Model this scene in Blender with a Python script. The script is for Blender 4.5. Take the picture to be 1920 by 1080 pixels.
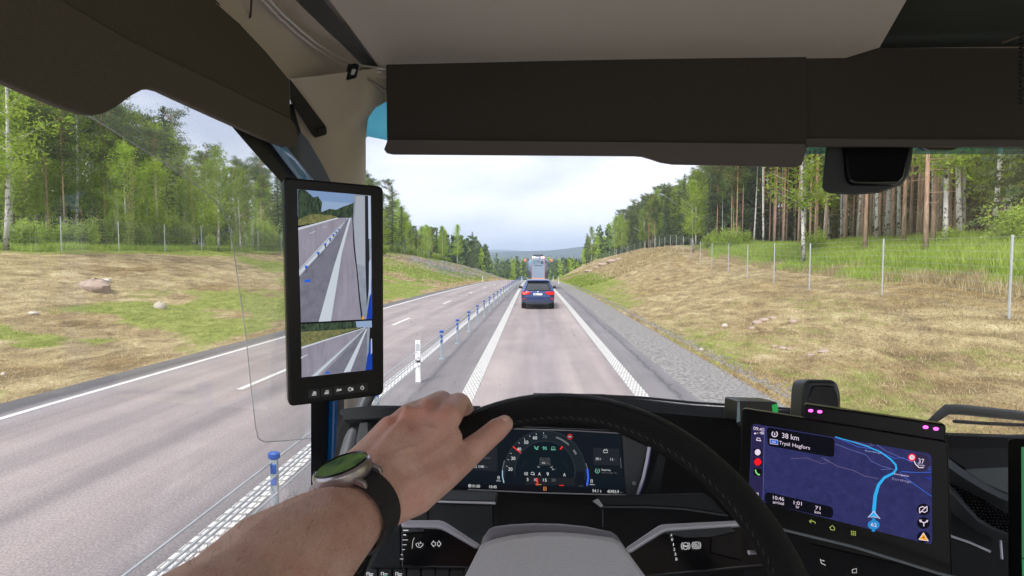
import bpy, math, random
import numpy as np
from mathutils import Vector, Matrix
random.seed(7); rng = np.random.default_rng(7)
R = math.radians
scene = bpy.context.scene
for o in list(bpy.data.objects): bpy.data.objects.remove(o)
col = scene.collection
# ------------------------------------------------------------------ camera
FPX = 1015.0; EYE = Vector((0, 0, 2.77))
YAW = math.atan(38/FPX); PITCH = math.atan(49/FPX)
cam = bpy.data.cameras.new('camera'); camo = bpy.data.objects.new('camera', cam); col.objects.link(camo)
cam.sensor_width = 36; cam.lens = FPX/1920*36; cam.clip_start = 0.02; cam.clip_end = 30000
camo.location = EYE
CM = Matrix.Rotation(YAW, 3, 'Z') @ Matrix.Rotation(R(90)-PITCH, 3, 'X')
camo.rotation_euler = CM.to_euler()
scene.camera = camo
# ------------------------------------------------------------------ world, sun, exposure
SUN_EL, SUN_AZ = R(48), R(205)       # azimuth clockwise from +Y
w = bpy.data.worlds.new('World'); scene.world = w; w.use_nodes = True
nt = w.node_tree; nt.nodes.clear()
def N(nt, t, **kw):
    n = nt.nodes.new(t)
    for k, v in kw.items():
        if k.startswith('i_'):
            n.inputs[k[2:].replace('_', ' ')].default_value = v
        else: setattr(n, k, v)
    return n
def L(nt, a, b): nt.links.new(a, b)
out = N(nt, 'ShaderNodeOutputWorld'); bg = N(nt, 'ShaderNodeBackground'); bg.inputs[1].default_value = 0.10
sky = N(nt, 'ShaderNodeTexSky', sky_type='NISHITA', sun_disc=False, sun_elevation=SUN_EL, sun_rotation=SUN_AZ, air_density=1.0, dust_density=2.0)
tc = N(nt, 'ShaderNodeTexCoord')
mp = N(nt, 'ShaderNodeMapping'); mp.inputs['Scale'].default_value = (1.0, 1.0, 4.2); mp.inputs['Rotation'].default_value = (0.10, 0.05, 0.5)
L(nt, tc.outputs['Generated'], mp.inputs[0])
n1 = N(nt, 'ShaderNodeTexNoise', i_Scale=1.9, i_Detail=7.0, i_Roughness=0.52, i_Distortion=0.35); L(nt, mp.outputs[0], n1.inputs['Vector'])
cr = N(nt, 'ShaderNodeValToRGB'); e = cr.color_ramp.elements
e[0].position = 0.40; e[0].color = (2.95, 3.15, 3.95, 1); e[1].position = 0.60; e[1].color = (5.1, 5.15, 5.45, 1)
L(nt, n1.outputs['Fac'], cr.inputs[0])
sx = N(nt, 'ShaderNodeSeparateXYZ'); L(nt, tc.outputs['Generated'], sx.inputs[0])
mr = N(nt, 'ShaderNodeMapRange'); mr.inputs['From Min'].default_value = 0.0; mr.inputs['From Max'].default_value = 0.22
L(nt, sx.outputs['Z'], mr.inputs['Value'])
hz = N(nt, 'ShaderNodeMix', data_type='RGBA'); hz.inputs['A'].default_value = (3.5, 3.8, 4.3, 1)
hz2 = N(nt, 'ShaderNodeMath', operation='MULTIPLY_ADD'); hz2.inputs[1].default_value = .45; hz2.inputs[2].default_value = .55
L(nt, mr.outputs[0], hz2.inputs[0]); L(nt, hz2.outputs[0], hz.inputs['Factor']); L(nt, cr.outputs[0], hz.inputs['B'])
mx = N(nt, 'ShaderNodeMix', data_type='RGBA'); mx.inputs['Factor'].default_value = 0.93
L(nt, sky.outputs[0], mx.inputs['A']); L(nt, hz.outputs['Result'], mx.inputs['B'])
L(nt, mx.outputs['Result'], bg.inputs[0]); L(nt, bg.outputs[0], out.inputs[0])
sl = bpy.data.lights.new('sun', 'SUN'); sl.energy = 1.5; sl.angle = R(14); sl.color = (1, .97, .92)
so = bpy.data.objects.new('sun', sl); col.objects.link(so)
sd = Vector((math.sin(SUN_AZ)*math.cos(SUN_EL), math.cos(SUN_AZ)*math.cos(SUN_EL), math.sin(SUN_EL)))
so.rotation_euler = sd.to_track_quat('Z', 'Y').to_euler(); so.location = (0, -5, 60)
scene.render.engine = 'CYCLES'
scene.view_settings.view_transform = 'Standard'; scene.view_settings.look = 'None'
scene.view_settings.exposure = 1.5; scene.view_settings.gamma = 1.0; scene.view_settings.use_curve_mapping = False
scene.cycles.max_bounces = 10; scene.cycles.transparent_max_bounces = 24; scene.cycles.volume_bounces = 0
scene.render.resolution_x = 1024; scene.render.resolution_y = 576

# ------------------------------------------------------------------ helpers
def ray(px, py): return CM @ Vector(((px-960)/FPX, -(py-540)/FPX, -1))
def at(px, py, Y):
    d = ray(px, py); return EYE + d*(Y/d.y)
def atx(px, py, X):
    d = ray(px, py); return EYE + d*(X/d.x)
class Plane:
    def __init__(s, a, b, c):
        s.p = a.copy(); s.n = (b-a).cross(c-a).normalized()
        if s.n.dot(EYE-a) < 0: s.n = -s.n
    def __call__(s, px, py, off=0):
        d = ray(px, py); p0 = s.p + s.n*off
        return EYE + d*((p0-EYE).dot(s.n)/d.dot(s.n))
def plane_at(*t): return Plane(*[at(*q) for q in t])
MT = {}
def mat(name, c, rough=.6, metal=0., emit=None, es=1., noise=0., nscale=30., bump=0., bscale=200., coat=0., spec=.5, trans=None, c2=None):
    if name in MT: return MT[name]
    m = bpy.data.materials.new(name); m.use_nodes = True; t = m.node_tree; b = t.nodes['Principled BSDF']
    b.inputs['Base Color'].default_value = (*c, 1); b.inputs['Roughness'].default_value = rough; b.inputs['Metallic'].default_value = metal
    b.inputs['Coat Weight'].default_value = coat; b.inputs['Specular IOR Level'].default_value = spec
    if noise or c2:
        tc = N(t, 'ShaderNodeTexCoord'); nz = N(t, 'ShaderNodeTexNoise', i_Scale=nscale, i_Detail=5.0); L(t, tc.outputs['Object'], nz.inputs['Vector'])
        r = N(t, 'ShaderNodeValToRGB'); e = r.color_ramp.elements; e[0].position = .3; e[1].position = .7
        lo = c2 if c2 else tuple(v*(1-noise) for v in c); hi = c if c2 else tuple(min(1, v*(1+noise)) for v in c)
        e[0].color = (*lo, 1); e[1].color = (*hi, 1); L(t, nz.outputs['Fac'], r.inputs[0]); L(t, r.outputs[0], b.inputs['Base Color'])
    if bump:
        tc = N(t, 'ShaderNodeTexCoord'); nz = N(t, 'ShaderNodeTexNoise', i_Scale=bscale, i_Detail=3.0); L(t, tc.outputs['Object'], nz.inputs['Vector'])
        bp = N(t, 'ShaderNodeBump', i_Strength=bump, i_Distance=.01); L(t, nz.outputs['Fac'], bp.inputs['Height']); L(t, bp.outputs[0], b.inputs['Normal'])
    if emit: b.inputs['Emission Color'].default_value = (*emit, 1); b.inputs['Emission Strength'].default_value = es
    MT[name] = m; return m
def glass(name, tint=(1, 1, 1), refl=.06, dust=0):
    m = bpy.data.materials.new(name); m.use_nodes = True; t = m.node_tree; t.nodes.clear()
    o = N(t, 'ShaderNodeOutputMaterial'); tr = N(t, 'ShaderNodeBsdfTransparent'); tr.inputs[0].default_value = (*tint, 1)
    g = N(t, 'ShaderNodeBsdfGlossy'); g.inputs['Roughness'].default_value = .02; mxx = N(t, 'ShaderNodeMixShader')
    lw = N(t, 'ShaderNodeLayerWeight', i_Blend=.25); ml = N(t, 'ShaderNodeMath', operation='MULTIPLY_ADD'); ml.inputs[1].default_value = .25; ml.inputs[2].default_value = refl*.5
    L(t, lw.outputs['Facing'], ml.inputs[0]); L(t, ml.outputs[0], mxx.inputs[0]); L(t, tr.outputs[0], mxx.inputs[1]); L(t, g.outputs[0], mxx.inputs[2])
    if dust:
        df_ = N(t, 'ShaderNodeBsdfTranslucent'); df_.inputs[0].default_value = (.9, .92, .9, 1); m2 = N(t, 'ShaderNodeMixShader'); m2.inputs[0].default_value = dust
        L(t, mxx.outputs[0], m2.inputs[1]); L(t, df_.outputs[0], m2.inputs[2]); L(t, m2.outputs[0], o.inputs[0])
    else: L(t, mxx.outputs[0], o.inputs[0])
    MT[name] = m; return m
def link(o, parent=None):
    col.objects.link(o)
    if parent is not None: o.parent = parent; o.matrix_parent_inverse = parent.matrix_basis.inverted()
    return o
def tag(o, label=None, cat=None, group=None, kind=None):
    if label: o['label'] = label
    if cat: o['category'] = cat
    if group: o['group'] = group
    if kind: o['kind'] = kind
    return o
def empty(name, loc=(0, 0, 0), rz=0, label=None, cat=None, group=None, kind=None):
    o = bpy.data.objects.new(name, None); o.location = loc; o.rotation_euler = (0, 0, rz); o.empty_display_size = .1
    link(o); return tag(o, label, cat, group, kind)
def children(o): return [c for c in ALLCH.get(o, [])]
def copy_tree(o, loc=None, rz=None, scale=None, label=None, group=None):
    c = o.copy(); col.objects.link(c)
    if loc is not None: c.location = loc
    if rz is not None: c.rotation_euler = (0, 0, rz)
    if scale is not None: c.scale = scale if hasattr(scale, '__len__') else (scale,)*3
    if label: c['label'] = label
    if group: c['group'] = group
    def rec(a, b):
        for ch in list(a.children):
            d = ch.copy(); col.objects.link(d); d.parent = b; d.matrix_parent_inverse = ch.matrix_parent_inverse.copy(); rec(ch, d)
    rec(o, c)
    return c
class MB:
    def __init__(s): s.v = []; s.f = []; s.m = []; s.mats = []; s.off = []
    def mi(s, m):
        if m is None: return 0
        if m not in s.mats: s.mats.append(m)
        return s.mats.index(m)
    def add(s, vs, fs, m=None):
        k = len(s.v); i = s.mi(m); s.v += [tuple(v) for v in vs]
        for f in fs: s.f.append(tuple(a+k for a in f)); s.m.append(i)
        return s
    def box(s, c, d, m=None, M=None, bev=0):
        x, y, z = [q/2 for q in d]
        if bev:
            b = min(bev, x*.95, y*.95, z*.95)
            vs = []
            for sx_ in (-1, 1):
                for sy in (-1, 1):
                    for sz in (-1, 1):
                        vs += [(sx_*x, sy*(y-b), sz*(z-b)), (sx_*(x-b), sy*y, sz*(z-b)), (sx_*(x-b), sy*(y-b), sz*z)]
            def I(a, b_, c_, k): return (a*4+b_*2+c_)*3+k
            fs = []
            for a in (0, 1):
                fs += [(I(a,0,0,0), I(a,1,0,0), I(a,1,1,0), I(a,0,1,0)), (I(0,a,0,1), I(1,a,0,1), I(1,a,1,1), I(0,a,1,1)), (I(0,0,a,2), I(1,0,a,2), I(1,1,a,2), I(0,1,a,2))]
                for b_ in (0, 1):
                    fs += [(I(a,b_,0,0), I(a,b_,1,0), I(a,b_,1,1), I(a,b_,0,1)), (I(a,0,b_,0), I(a,1,b_,0), I(a,1,b_,2), I(a,0,b_,2)), (I(0,a,b_,1), I(1,a,b_,1), I(1,a,b_,2), I(0,a,b_,2))]
                    for c_ in (0, 1): fs.append((I(a,b_,c_,0), I(a,b_,c_,1), I(a,b_,c_,2)))
        else:
            vs = [(i*x, j*y, k*z) for i in (-1, 1) for j in (-1, 1) for k in (-1, 1)]
            fs = [(0,1,3,2), (4,6,7,5), (0,4,5,1), (2,3,7,6), (0,2,6,4), (1,5,7,3)]
        c = Vector(c)
        vs = [(M @ Vector(v) if M is not None else Vector(v)) + c for v in vs]
        return s.add(vs, fs, m)
    def tube(s, pts, r, n=8, m=None, caps=True, flat=1.0, up=None):
        pts = [Vector(p) for p in pts]; rs = r if hasattr(r, '__len__') else [r]*len(pts)
        vs = []; prev = None
        for i, p in enumerate(pts):
            d = (pts[min(i+1, len(pts)-1)]-pts[max(i-1, 0)]).normalized()
            if prev is None:
                u = Vector(up) if up is not None else (Vector((0, 0, 1)) if abs(d.z) < .9 else Vector((1, 0, 0)))
            else: u = prev
            a = (u - d*u.dot(d)).normalized(); prev = a; b = d.cross(a)
            for k in range(n):
                t = 2*math.pi*k/n; vs.append(p + a*(math.cos(t)*rs[i]) + b*(math.sin(t)*rs[i]*flat))
        fs = []
        for i in range(len(pts)-1):
            for k in range(n):
                k2 = (k+1) % n; fs.append((i*n+k, i*n+k2, (i+1)*n+k2, (i+1)*n+k))
        if caps: fs.append(tuple(range(n))[::-1]); fs.append(tuple((len(pts)-1)*n+k for k in range(n)))
        return s.add(vs, fs, m)
    def loft(s, rows, m=None, close=False):
        n = len(rows[0]); vs = [v for r_ in rows for v in r_]; fs = []
        for i in range(len(rows)-1):
            for k in range(n if close else n-1):
                k2 = (k+1) % n; fs.append((i*n+k, i*n+k2, (i+1)*n+k2, (i+1)*n+k))
        return s.add(vs, fs, m)
    def prism(s, pts, vec, m=None):
        n = len(pts); pts = [Vector(p) for p in pts]; vec = Vector(vec); vs = pts + [p+vec for p in pts]
        fs = [tuple(range(n)), tuple(range(n, 2*n))[::-1]] + [(k, n+k, n+(k+1) % n, (k+1) % n) for k in range(n)]
        return s.add(vs, fs, m)
    def ball(s, c, r, m=None, nu=12, nv=8, M=None):
        r = r if hasattr(r, '__len__') else (r,)*3; rows = []
        for j in range(nv+1):
            t = math.pi*j/nv; rows.append([Vector((r[0]*math.sin(t)*math.cos(2*math.pi*i/nu), r[1]*math.sin(t)*math.sin(2*math.pi*i/nu), r[2]*math.cos(t))) for i in range(nu)])
        rows = [[(M @ v if M is not None else v)+Vector(c) for v in rr] for rr in rows]
        return s.loft(rows, m, close=True)
    def build(s, name, m=None, parent=None, smooth=False, bevel=0, label=None, auto=True, weld=False, sub=0, kind=None):
        me = bpy.data.meshes.new(name); me.from_pydata(s.v, [], s.f)
        ms = s.mats if s.mats else [m]
        for q in ms: me.materials.append(q)
        if len(ms) > 1: me.polygons.foreach_set('material_index', s.m)
        if weld or s.off or True:
            import bmesh
            bm = bmesh.new(); bm.from_mesh(me)
            if weld: bmesh.ops.remove_doubles(bm, verts=bm.verts, dist=1e-5)
            bmesh.ops.recalc_face_normals(bm, faces=bm.faces); bm.to_mesh(me); bm.free()
        o = bpy.data.objects.new(name, me); link(o, parent)
        if smooth:
            for p in me.polygons: p.use_smooth = True
            if auto:
                try: me.set_sharp_from_angle(angle=R(38))
                except Exception: pass
        if bevel:
            b = o.modifiers.new('b', 'BEVEL'); b.width = bevel; b.segments = 3; b.limit_method = 'ANGLE'; b.angle_limit = R(35)
            if not smooth:
                for p in me.polygons: p.use_smooth = True
                try: me.set_sharp_from_angle(angle=R(60))
                except Exception: pass
        if sub:
            b = o.modifiers.new('s', 'SUBSURF'); b.levels = sub; b.render_levels = sub
        if label: o['label'] = label
        if kind: o['kind'] = kind
        return o
def np_mesh(name, V, F, mats, mi=None, parent=None, smooth=False, attr=None):
    V = np.asarray(V, dtype=np.float32); F = np.asarray(F, dtype=np.int32); me = bpy.data.meshes.new(name); k = F.shape[1]
    me.vertices.add(len(V)); me.vertices.foreach_set('co', V.ravel()); me.loops.add(F.size); me.loops.foreach_set('vertex_index', F.ravel())
    me.polygons.add(len(F)); me.polygons.foreach_set('loop_start', np.arange(0, F.size, k, dtype=np.int32))
    me.polygons.foreach_set('loop_total', np.full(len(F), k, dtype=np.int32))
    for m in mats: me.materials.append(m)
    if mi is not None: me.polygons.foreach_set('material_index', np.asarray(mi, dtype=np.int32))
    me.polygons.foreach_set('use_smooth', np.full(len(F), smooth)); me.update(); me.validate()
    if attr:
        for an, av in attr.items():
            a = me.attributes.new(an, 'FLOAT', 'POINT'); a.data.foreach_set('value', np.asarray(av, dtype=np.float32))
    o = bpy.data.objects.new(name, me); link(o, parent); return o
_lat = rng.random((64, 64))
def vnoise(x, y):
    x = np.asarray(x, float); y = np.asarray(y, float); xi = np.floor(x).astype(int); yi = np.floor(y).astype(int); fx = x-xi; fy = y-yi
    fx = fx*fx*(3-2*fx); fy = fy*fy*(3-2*fy); g = lambda a, b: _lat[a % 64, b % 64]
    return (g(xi, yi)*(1-fx)+g(xi+1, yi)*fx)*(1-fy)+(g(xi, yi+1)*(1-fx)+g(xi+1, yi+1)*fx)*fy
def fbm(x, y, o=4):
    s = 0; a = .5
    for k in range(o): s = s+a*vnoise(x*2**k+17*k, y*2**k+31*k); a *= .5
    return s
# ------------------------------------------------------------------ terrain shape
def rz(y):
    y = np.asarray(y, float); a = .00016
    z = np.where(y < 30, 0, -a*(np.minimum(y, 200)-30)**2); z = z - np.clip(y-200, 0, 320)*.0544 - np.clip(y-520, 0, 900)*.02
    return z
def sst(a, b, x): t = np.clip((x-a)/(b-a), 0, 1); return t*t*(3-2*t)
def xr(y): return np.interp(y, [-60, 14, 23.5, 32, 43, 56, 77, 99, 125, 160, 240], [11.4, 11.7, 12.4, 13, 14.3, 16, 20, 25, 27, 28, 28])
def zr(y): return np.interp(y, [-60, 13, 24, 32, 43, 56, 77, 99, 136, 225, 320, 420], [1.35, 1.42, 1.75, 1.85, 2.25, 3.2, 4.6, 5.6, 6.0, 4.0, -8, -21])
def zl(y): return np.interp(y, [-60, 31, 62, 99, 150, 210, 285, 380, 420], [3.2, 3.4, 4.0, 4.7, 3.4, 1.0, -6, -14.5, -16.6])
def taper(y, k): y = np.asarray(y, float); return k*np.clip(y-10, 0, 220)
def xl(y): return -10.35 + taper(y, .028)
def height(x, y):
    x = np.asarray(x, float); y = np.asarray(y, float); z0 = rz(y)
    bump = (fbm(x*.35, y*.35, 4)-.47)
    # right
    tr = np.clip((x-5.12)/(xr(y)-5.12), 0, 1); ZR = np.where(y > 420, z0, zr(y))
    shape = .55*tr + .45*(tr*tr*(3-2*tr)); zz = z0 + (ZR-z0)*shape
    beyond = np.clip((x-xr(y)-.5)*.24, 0, 1.75)*np.interp(y, [0, 35, 60, 100, 200], [1, 1, .5, .25, .1]) + np.clip(x-xr(y)-8, 0, 60)*.012
    zz = zz + beyond
    # left
    tl = np.clip((xl(y)-x)/(xl(y)+27), 0, 1); ZL = np.where(y > 420, z0, zl(y)); shl = .5*tl+.5*(tl*tl*(3-2*tl))
    zz = np.where(x < -3, z0 + (ZL-z0)*shl, zz)
    amp = .5*np.clip(tr*3, 0, 1)+.5*np.clip(tl*3, 0, 1)
    zz = zz + bump*amp*np.interp(y, [0, 60, 200], [.55, .9, 1.6])
    rock = rockm(x, y); zz = zz + rock*(.35+1.3*(fbm(x*1.1, y*.8, 3)-.4))
    inroad = (x > xl(y)+.05) & (x < 5.05); zz = np.where(inroad, z0-.13, zz)
    far = sst(300, 900, y); hz_ = 0
    d = np.sqrt(x*x+y*y)
    hh = far*(fbm(x/420+3, y/420, 4)-.5)*38
    def ridge(c, wd, h, s): return h*np.exp(-((y-c)/wd)**2)*(.55+.9*fbm(x/s+c, y/s*.3, 4))
    hh = hh + ridge(2300, 420, 50, 900) + ridge(4200, 700, 140, 1500)*(1+.3*sst(-300, 900, x)) + ridge(7200, 1000, 250, 2600)
    hh = hh + far*np.clip((np.abs(x+60)-180)/900, 0, 1)*30
    return zz + np.where(y > 300, hh*sst(300, 1200, y), 0)
def rockm(x, y):
    return sst(-13, -17, x-taper(y, .045))*sst(-30, -22, x-taper(y, .045))*sst(80, 100, y)*sst(190, 150, y)*(.6+.4*(fbm(x*.4, y*.15, 3) > .42))
def greenm(x, y):
    g = fbm(x*.16+5, y*.07+3, 4); g2 = fbm(x*.5+9, y*.3, 3)
    base = sst(.50, .60, g*.75+g2*.25)*.8*np.where(x > 0, .55, 1.)
    low_l = sst(-20, -13.5, x)*sst(-9.9, -10.8, x)*(.12+.88*sst(.40, .50, g2*.6+g*.4+.01))*.9
    low_l = low_l+.75*np.exp(-((x+12.6)/2.6)**2-((y-13.5)/5.5)**2)*sst(.38, .5, g2)
    edge_r = sst(7.4, 5.6, x)*sst(5.0, 5.2, x)*.12 + sst(11, 6, x-.02*y)*sst(28, 70, y)*(x > 4.8)*.75*sst(.34, .5, g)
    beyond = np.where(x > 0, sst(1.4, 4.0, x-xr(y)+2.2*(g2-.5))*(.8+.3*sst(.4, .55, g2)), sst(-24.5, -27.5, x)*.9)
    farl = sst(60, 110, y)*(x < -9)*.75
    return np.clip(base*.65+low_l+edge_r+beyond+farl-rockm(x, y), 0, 1)
def hgt(x, y): return float(height(np.array([x]), np.array([y]))[0])
xs = np.unique(np.concatenate([-np.geomspace(60, 9000, 46), np.linspace(-60, -30, 31), np.linspace(-30, -8, 56), [-3.3, 3.3], [4.6, 5.0, 5.12, 5.25], np.linspace(5.5, 30, 64), np.linspace(30, 60, 31), np.geomspace(60, 9000, 46)]))
ys = np.unique(np.concatenate([np.linspace(-40, 5, 20), np.linspace(5, 60, 130), np.linspace(60, 200, 170), np.linspace(200, 420, 100), np.geomspace(420, 9500, 150)]))
XX, YY = np.meshgrid(xs, ys); XX = XX + 0.0
# slide the left toe columns with the taper of the road edge
sh = taper(YY, .028)*np.interp(XX, [-40, -16, -9.5, -3.3], [0, 1, 1, 0]); XX = XX+sh
ZZ = height(XX, YY); nx, ny = len(xs), len(ys)
V = np.stack([XX.ravel(), YY.ravel(), ZZ.ravel()], 1); ii = np.arange(nx*ny).reshape(ny, nx)
F = np.stack([ii[:-1, :-1].ravel(), ii[:-1, 1:].ravel(), ii[1:, 1:].ravel(), ii[1:, :-1].ravel()], 1)
# ground material
gm = bpy.data.materials.new('verge_ground'); gm.use_nodes = True; t = gm.node_tree; b = t.nodes['Principled BSDF']; b.inputs['Roughness'].default_value = .95; b.inputs['Specular IOR Level'].default_value = .1
def ramp(t, src, stops):
    r = N(t, 'ShaderNodeValToRGB'); e = r.color_ramp.elements
    while len(e) < len(stops): e.new(.5)
    for k, (p, c) in enumerate(stops): e[k].position = p; e[k].color = (*c, 1)
    L(t, src, r.inputs[0]); return r.outputs[0]
def mixc(t, f, a, b_):
    m = N(t, 'ShaderNodeMix', data_type='RGBA'); L(t, f, m.inputs['Factor']); L(t, a, m.inputs['A']); L(t, b_, m.inputs['B']); return m.outputs['Result']
geo = N(t, 'ShaderNodeNewGeometry'); mpp = N(t, 'ShaderNodeMapping'); mpp.inputs['Scale'].default_value = (1, .45, 1); L(t, geo.outputs['Position'], mpp.inputs[0])
def noi(t, vec, s, d=5., r=.55, dis=0.):
    n = N(t, 'ShaderNodeTexNoise', i_Scale=s, i_Detail=d, i_Roughness=r, i_Distortion=dis); L(t, vec, n.inputs['Vector']); return n.outputs['Fac']
straw = ramp(t, noi(t, mpp.outputs[0], 1.6, 7, .62, .6), [(.28, (.165, .125, .07)), (.45, (.32, .25, .14)), (.55, (.44, .36, .20)), (.72, (.58, .50, .31))])
fine = ramp(t, noi(t, mpp.outputs[0], 14, 5, .7, 1.), [(.3, (.55, .52, .48)), (.55, (1, 1, 1)), (.75, (1.35, 1.33, 1.25))])
mm = N(t, 'ShaderNodeMix', data_type='RGBA', blend_type='MULTIPLY'); mm.inputs['Factor'].default_value = 1; L(t, straw, mm.inputs['A']); L(t, fine, mm.inputs['B'])
grn = ramp(t, noi(t, mpp.outputs[0], 3.2, 6, .65, .5), [(.3, (.12, .15, .03)), (.5, (.23, .27, .06)), (.7, (.34, .37, .11))])
ga = N(t, 'ShaderNodeAttribute', attribute_name='green'); gn = noi(t, mpp.outputs[0], 2.6, 6, .65)
gadd = N(t, 'ShaderNodeMath', operation='ADD'); L(t, ga.outputs['Fac'], gadd.inputs[0]); L(t, gn, gadd.inputs[1])
gf = ramp(t, gadd.outputs[0], [(.72, (0, 0, 0)), (1.0, (1, 1, 1))])
patch = ramp(t, noi(t, mpp.outputs[0], .22, 5, .6, .8), [(.38, (.77, .69, .60)), (.5, (.98, .95, .92)), (.62, (1.08, 1.08, 1.08))]); mm2 = N(t, 'ShaderNodeMix', data_type='RGBA', blend_type='MULTIPLY'); mm2.inputs['Factor'].default_value = 1; L(t, mm.outputs['Result'], mm2.inputs['A']); L(t, patch, mm2.inputs['B']); c1 = mixc(t, gf, mm2.outputs['Result'], grn)
rock = ramp(t, noi(t, mpp.outputs[0], 1.3, 8, .7, 1.2), [(.3, (.07, .07, .078)), (.5, (.19, .19, .205)), (.65, (.30, .29, .30))])
ra = N(t, 'ShaderNodeAttribute', attribute_name='rock'); c2 = mixc(t, ra.outputs['Fac'], c1, rock)
forest = ramp(t, noi(t, geo.outputs['Position'], .03, 9, .75), [(.35, (.012, .022, .012)), (.55, (.035, .055, .022)), (.7, (.08, .11, .03))])
fa = N(t, 'ShaderNodeAttribute', attribute_name='far'); c3 = mixc(t, fa.outputs['Fac'], c2, forest)
L(t, c3, b.inputs['Base Color'])
bp = N(t, 'ShaderNodeBump', i_Strength=.7, i_Distance=.12); L(t, noi(t, mpp.outputs[0], 9, 6, .7, .6), bp.inputs['Height']); L(t, bp.outputs[0], b.inputs['Normal'])
farv = sst(420, 650, YY.ravel()); 
ground = np_mesh('ground', V, F, [gm], smooth=True, attr={'green': greenm(V[:, 0], V[:, 1]), 'rock': np.clip(rockm(V[:, 0], V[:, 1])*2.2, 0, 1), 'far': farv})
tag(ground, kind='structure')

# ------------------------------------------------------------------ road sheets
def strip(name, xa, xb, ka, kb, za, zb, y0, y1, m, nxs=2, parent=None, step=2.0, mid=None):
    yy = np.unique(np.concatenate([[y0, y1], ys[(ys > y0) & (ys < y1)], np.arange(y0, min(y1, 60), step)]))
    rows = []; uv = []
    for y in yy:
        for k in range(nxs):
            s = k/(nxs-1); rows.append(((xa+float(taper(y, ka)))*(1-s)+(xb+float(taper(y, kb)))*s, y, float(rz(y))+za*(1-s)+zb*s)); uv.append((xa*(1-s)+xb*s, y))
    n = len(yy); ii = np.arange(n*nxs).reshape(n, nxs)
    F = np.stack([ii[:-1, :-1].ravel(), ii[:-1, 1:].ravel(), ii[1:, 1:].ravel(), ii[1:, :-1].ravel()], 1)
    o = np_mesh(name, rows, F, [m], parent=parent, smooth=True); me = o.data; u = me.uv_layers.new(name='UV'); uv = np.array(uv, dtype=np.float32)
    u.data.foreach_set('uv', uv[F.ravel()].ravel()); return o
rm = bpy.data.materials.new('asphalt'); rm.use_nodes = True; t = rm.node_tree; b = t.nodes['Principled BSDF']; b.inputs['Roughness'].default_value = .72; b.inputs['Specular IOR Level'].default_value = .35
uvn = N(t, 'ShaderNodeUVMap', uv_map='UV'); sp = N(t, 'ShaderNodeSeparateXYZ'); L(t, uvn.outputs[0], sp.inputs[0])
st = N(t, 'ShaderNodeMapping'); st.inputs['Scale'].default_value = (1, .05, 1); L(t, uvn.outputs[0], st.inputs[0])
wob = noi(t, uvn.outputs[0], 2.5, 6, .7); wa = N(t, 'ShaderNodeMath', operation='MULTIPLY_ADD'); wa.inputs[1].default_value = .42; wa.inputs[2].default_value = -.21; L(t, wob, wa.inputs[0])
xa_ = N(t, 'ShaderNodeMath', operation='ADD'); L(t, sp.outputs['X'], xa_.inputs[0]); L(t, wa.outputs[0], xa_.inputs[1])
xn = N(t, 'ShaderNodeMapRange'); xn.inputs['From Min'].default_value = -10.5; xn.inputs['From Max'].default_value = 3.5; L(t, xa_.outputs[0], xn.inputs['Value'])
def u_(x): return (x+10.5)/14
pk = (.345, .292, .278); gy = (.205, .19, .19); tk = (.27, .234, .228); sh_ = (.125, .12, .122)
lane = ramp(t, xn.outputs[0], [(u_(-9.8), sh_), (u_(-9.35), (.31, .28, .28)), (u_(-8.75), tk), (u_(-8.0), pk), (u_(-7.2), tk), (u_(-6.5), pk), (u_(-5.6), tk), (u_(-4.9), pk), (u_(-4.1), tk), (u_(-3.3), gy), (u_(-1.6), gy),
     (u_(-1.15), pk), (u_(-.6), (.33, .282, .268)), (u_(.35), (.275, .238, .24)), (u_(.9), (.33, .282, .268)), (u_(1.9), pk), (u_(2.25), gy), (u_(2.95), (.20, .19, .194)), (u_(3.05), (.085, .085, .09)), (u_(3.12), (.19, .18, .184))])
long_ = ramp(t, noi(t, st.outputs[0], 1.2, 6, .6), [(.3, (.72, .72, .74)), (.6, (1.08, 1.08, 1.08))])
grain = ramp(t, noi(t, uvn.outputs[0], 38, 3, .8), [(.3, (.58, .58, .60)), (.5, (1, 1, 1)), (.7, (1.45, 1.42, 1.40))])
blot = ramp(t, noi(t, uvn.outputs[0], .5, 6, .62), [(.32, (.86, .86, .88)), (.6, (1.03, 1.03, 1.03))])
def mulc(t, a, b_):
    m = N(t, 'ShaderNodeMix', data_type='RGBA', blend_type='MULTIPLY'); m.inputs['Factor'].default_value = 1; L(t, a, m.inputs['A']); L(t, b_, m.inputs['B']); return m.outputs['Result']
L(t, mulc(t, mulc(t, mulc(t, lane, long_), grain), blot), b.inputs['Base Color'])
bp = N(t, 'ShaderNodeBump', i_Strength=.35, i_Distance=.01); L(t, noi(t, uvn.outputs[0], 60, 3, .8), bp.inputs['Height']); L(t, bp.outputs[0], b.inputs['Normal'])
road = tag(strip('road', -10.4, 3.35, .028, 0, 0, 0, -38, 560, rm, nxs=8), kind='structure')
gv = mat('roadside_gravel', (.34, .325, .31), .95, c2=(.11, .105, .10), nscale=13, bump=1.0, bscale=22)
grav = tag(strip('gravel_shoulder', 3.2, 5.15, 0, 0, -.012, -.10, -38, 560, gv, nxs=4), kind='structure')
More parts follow.
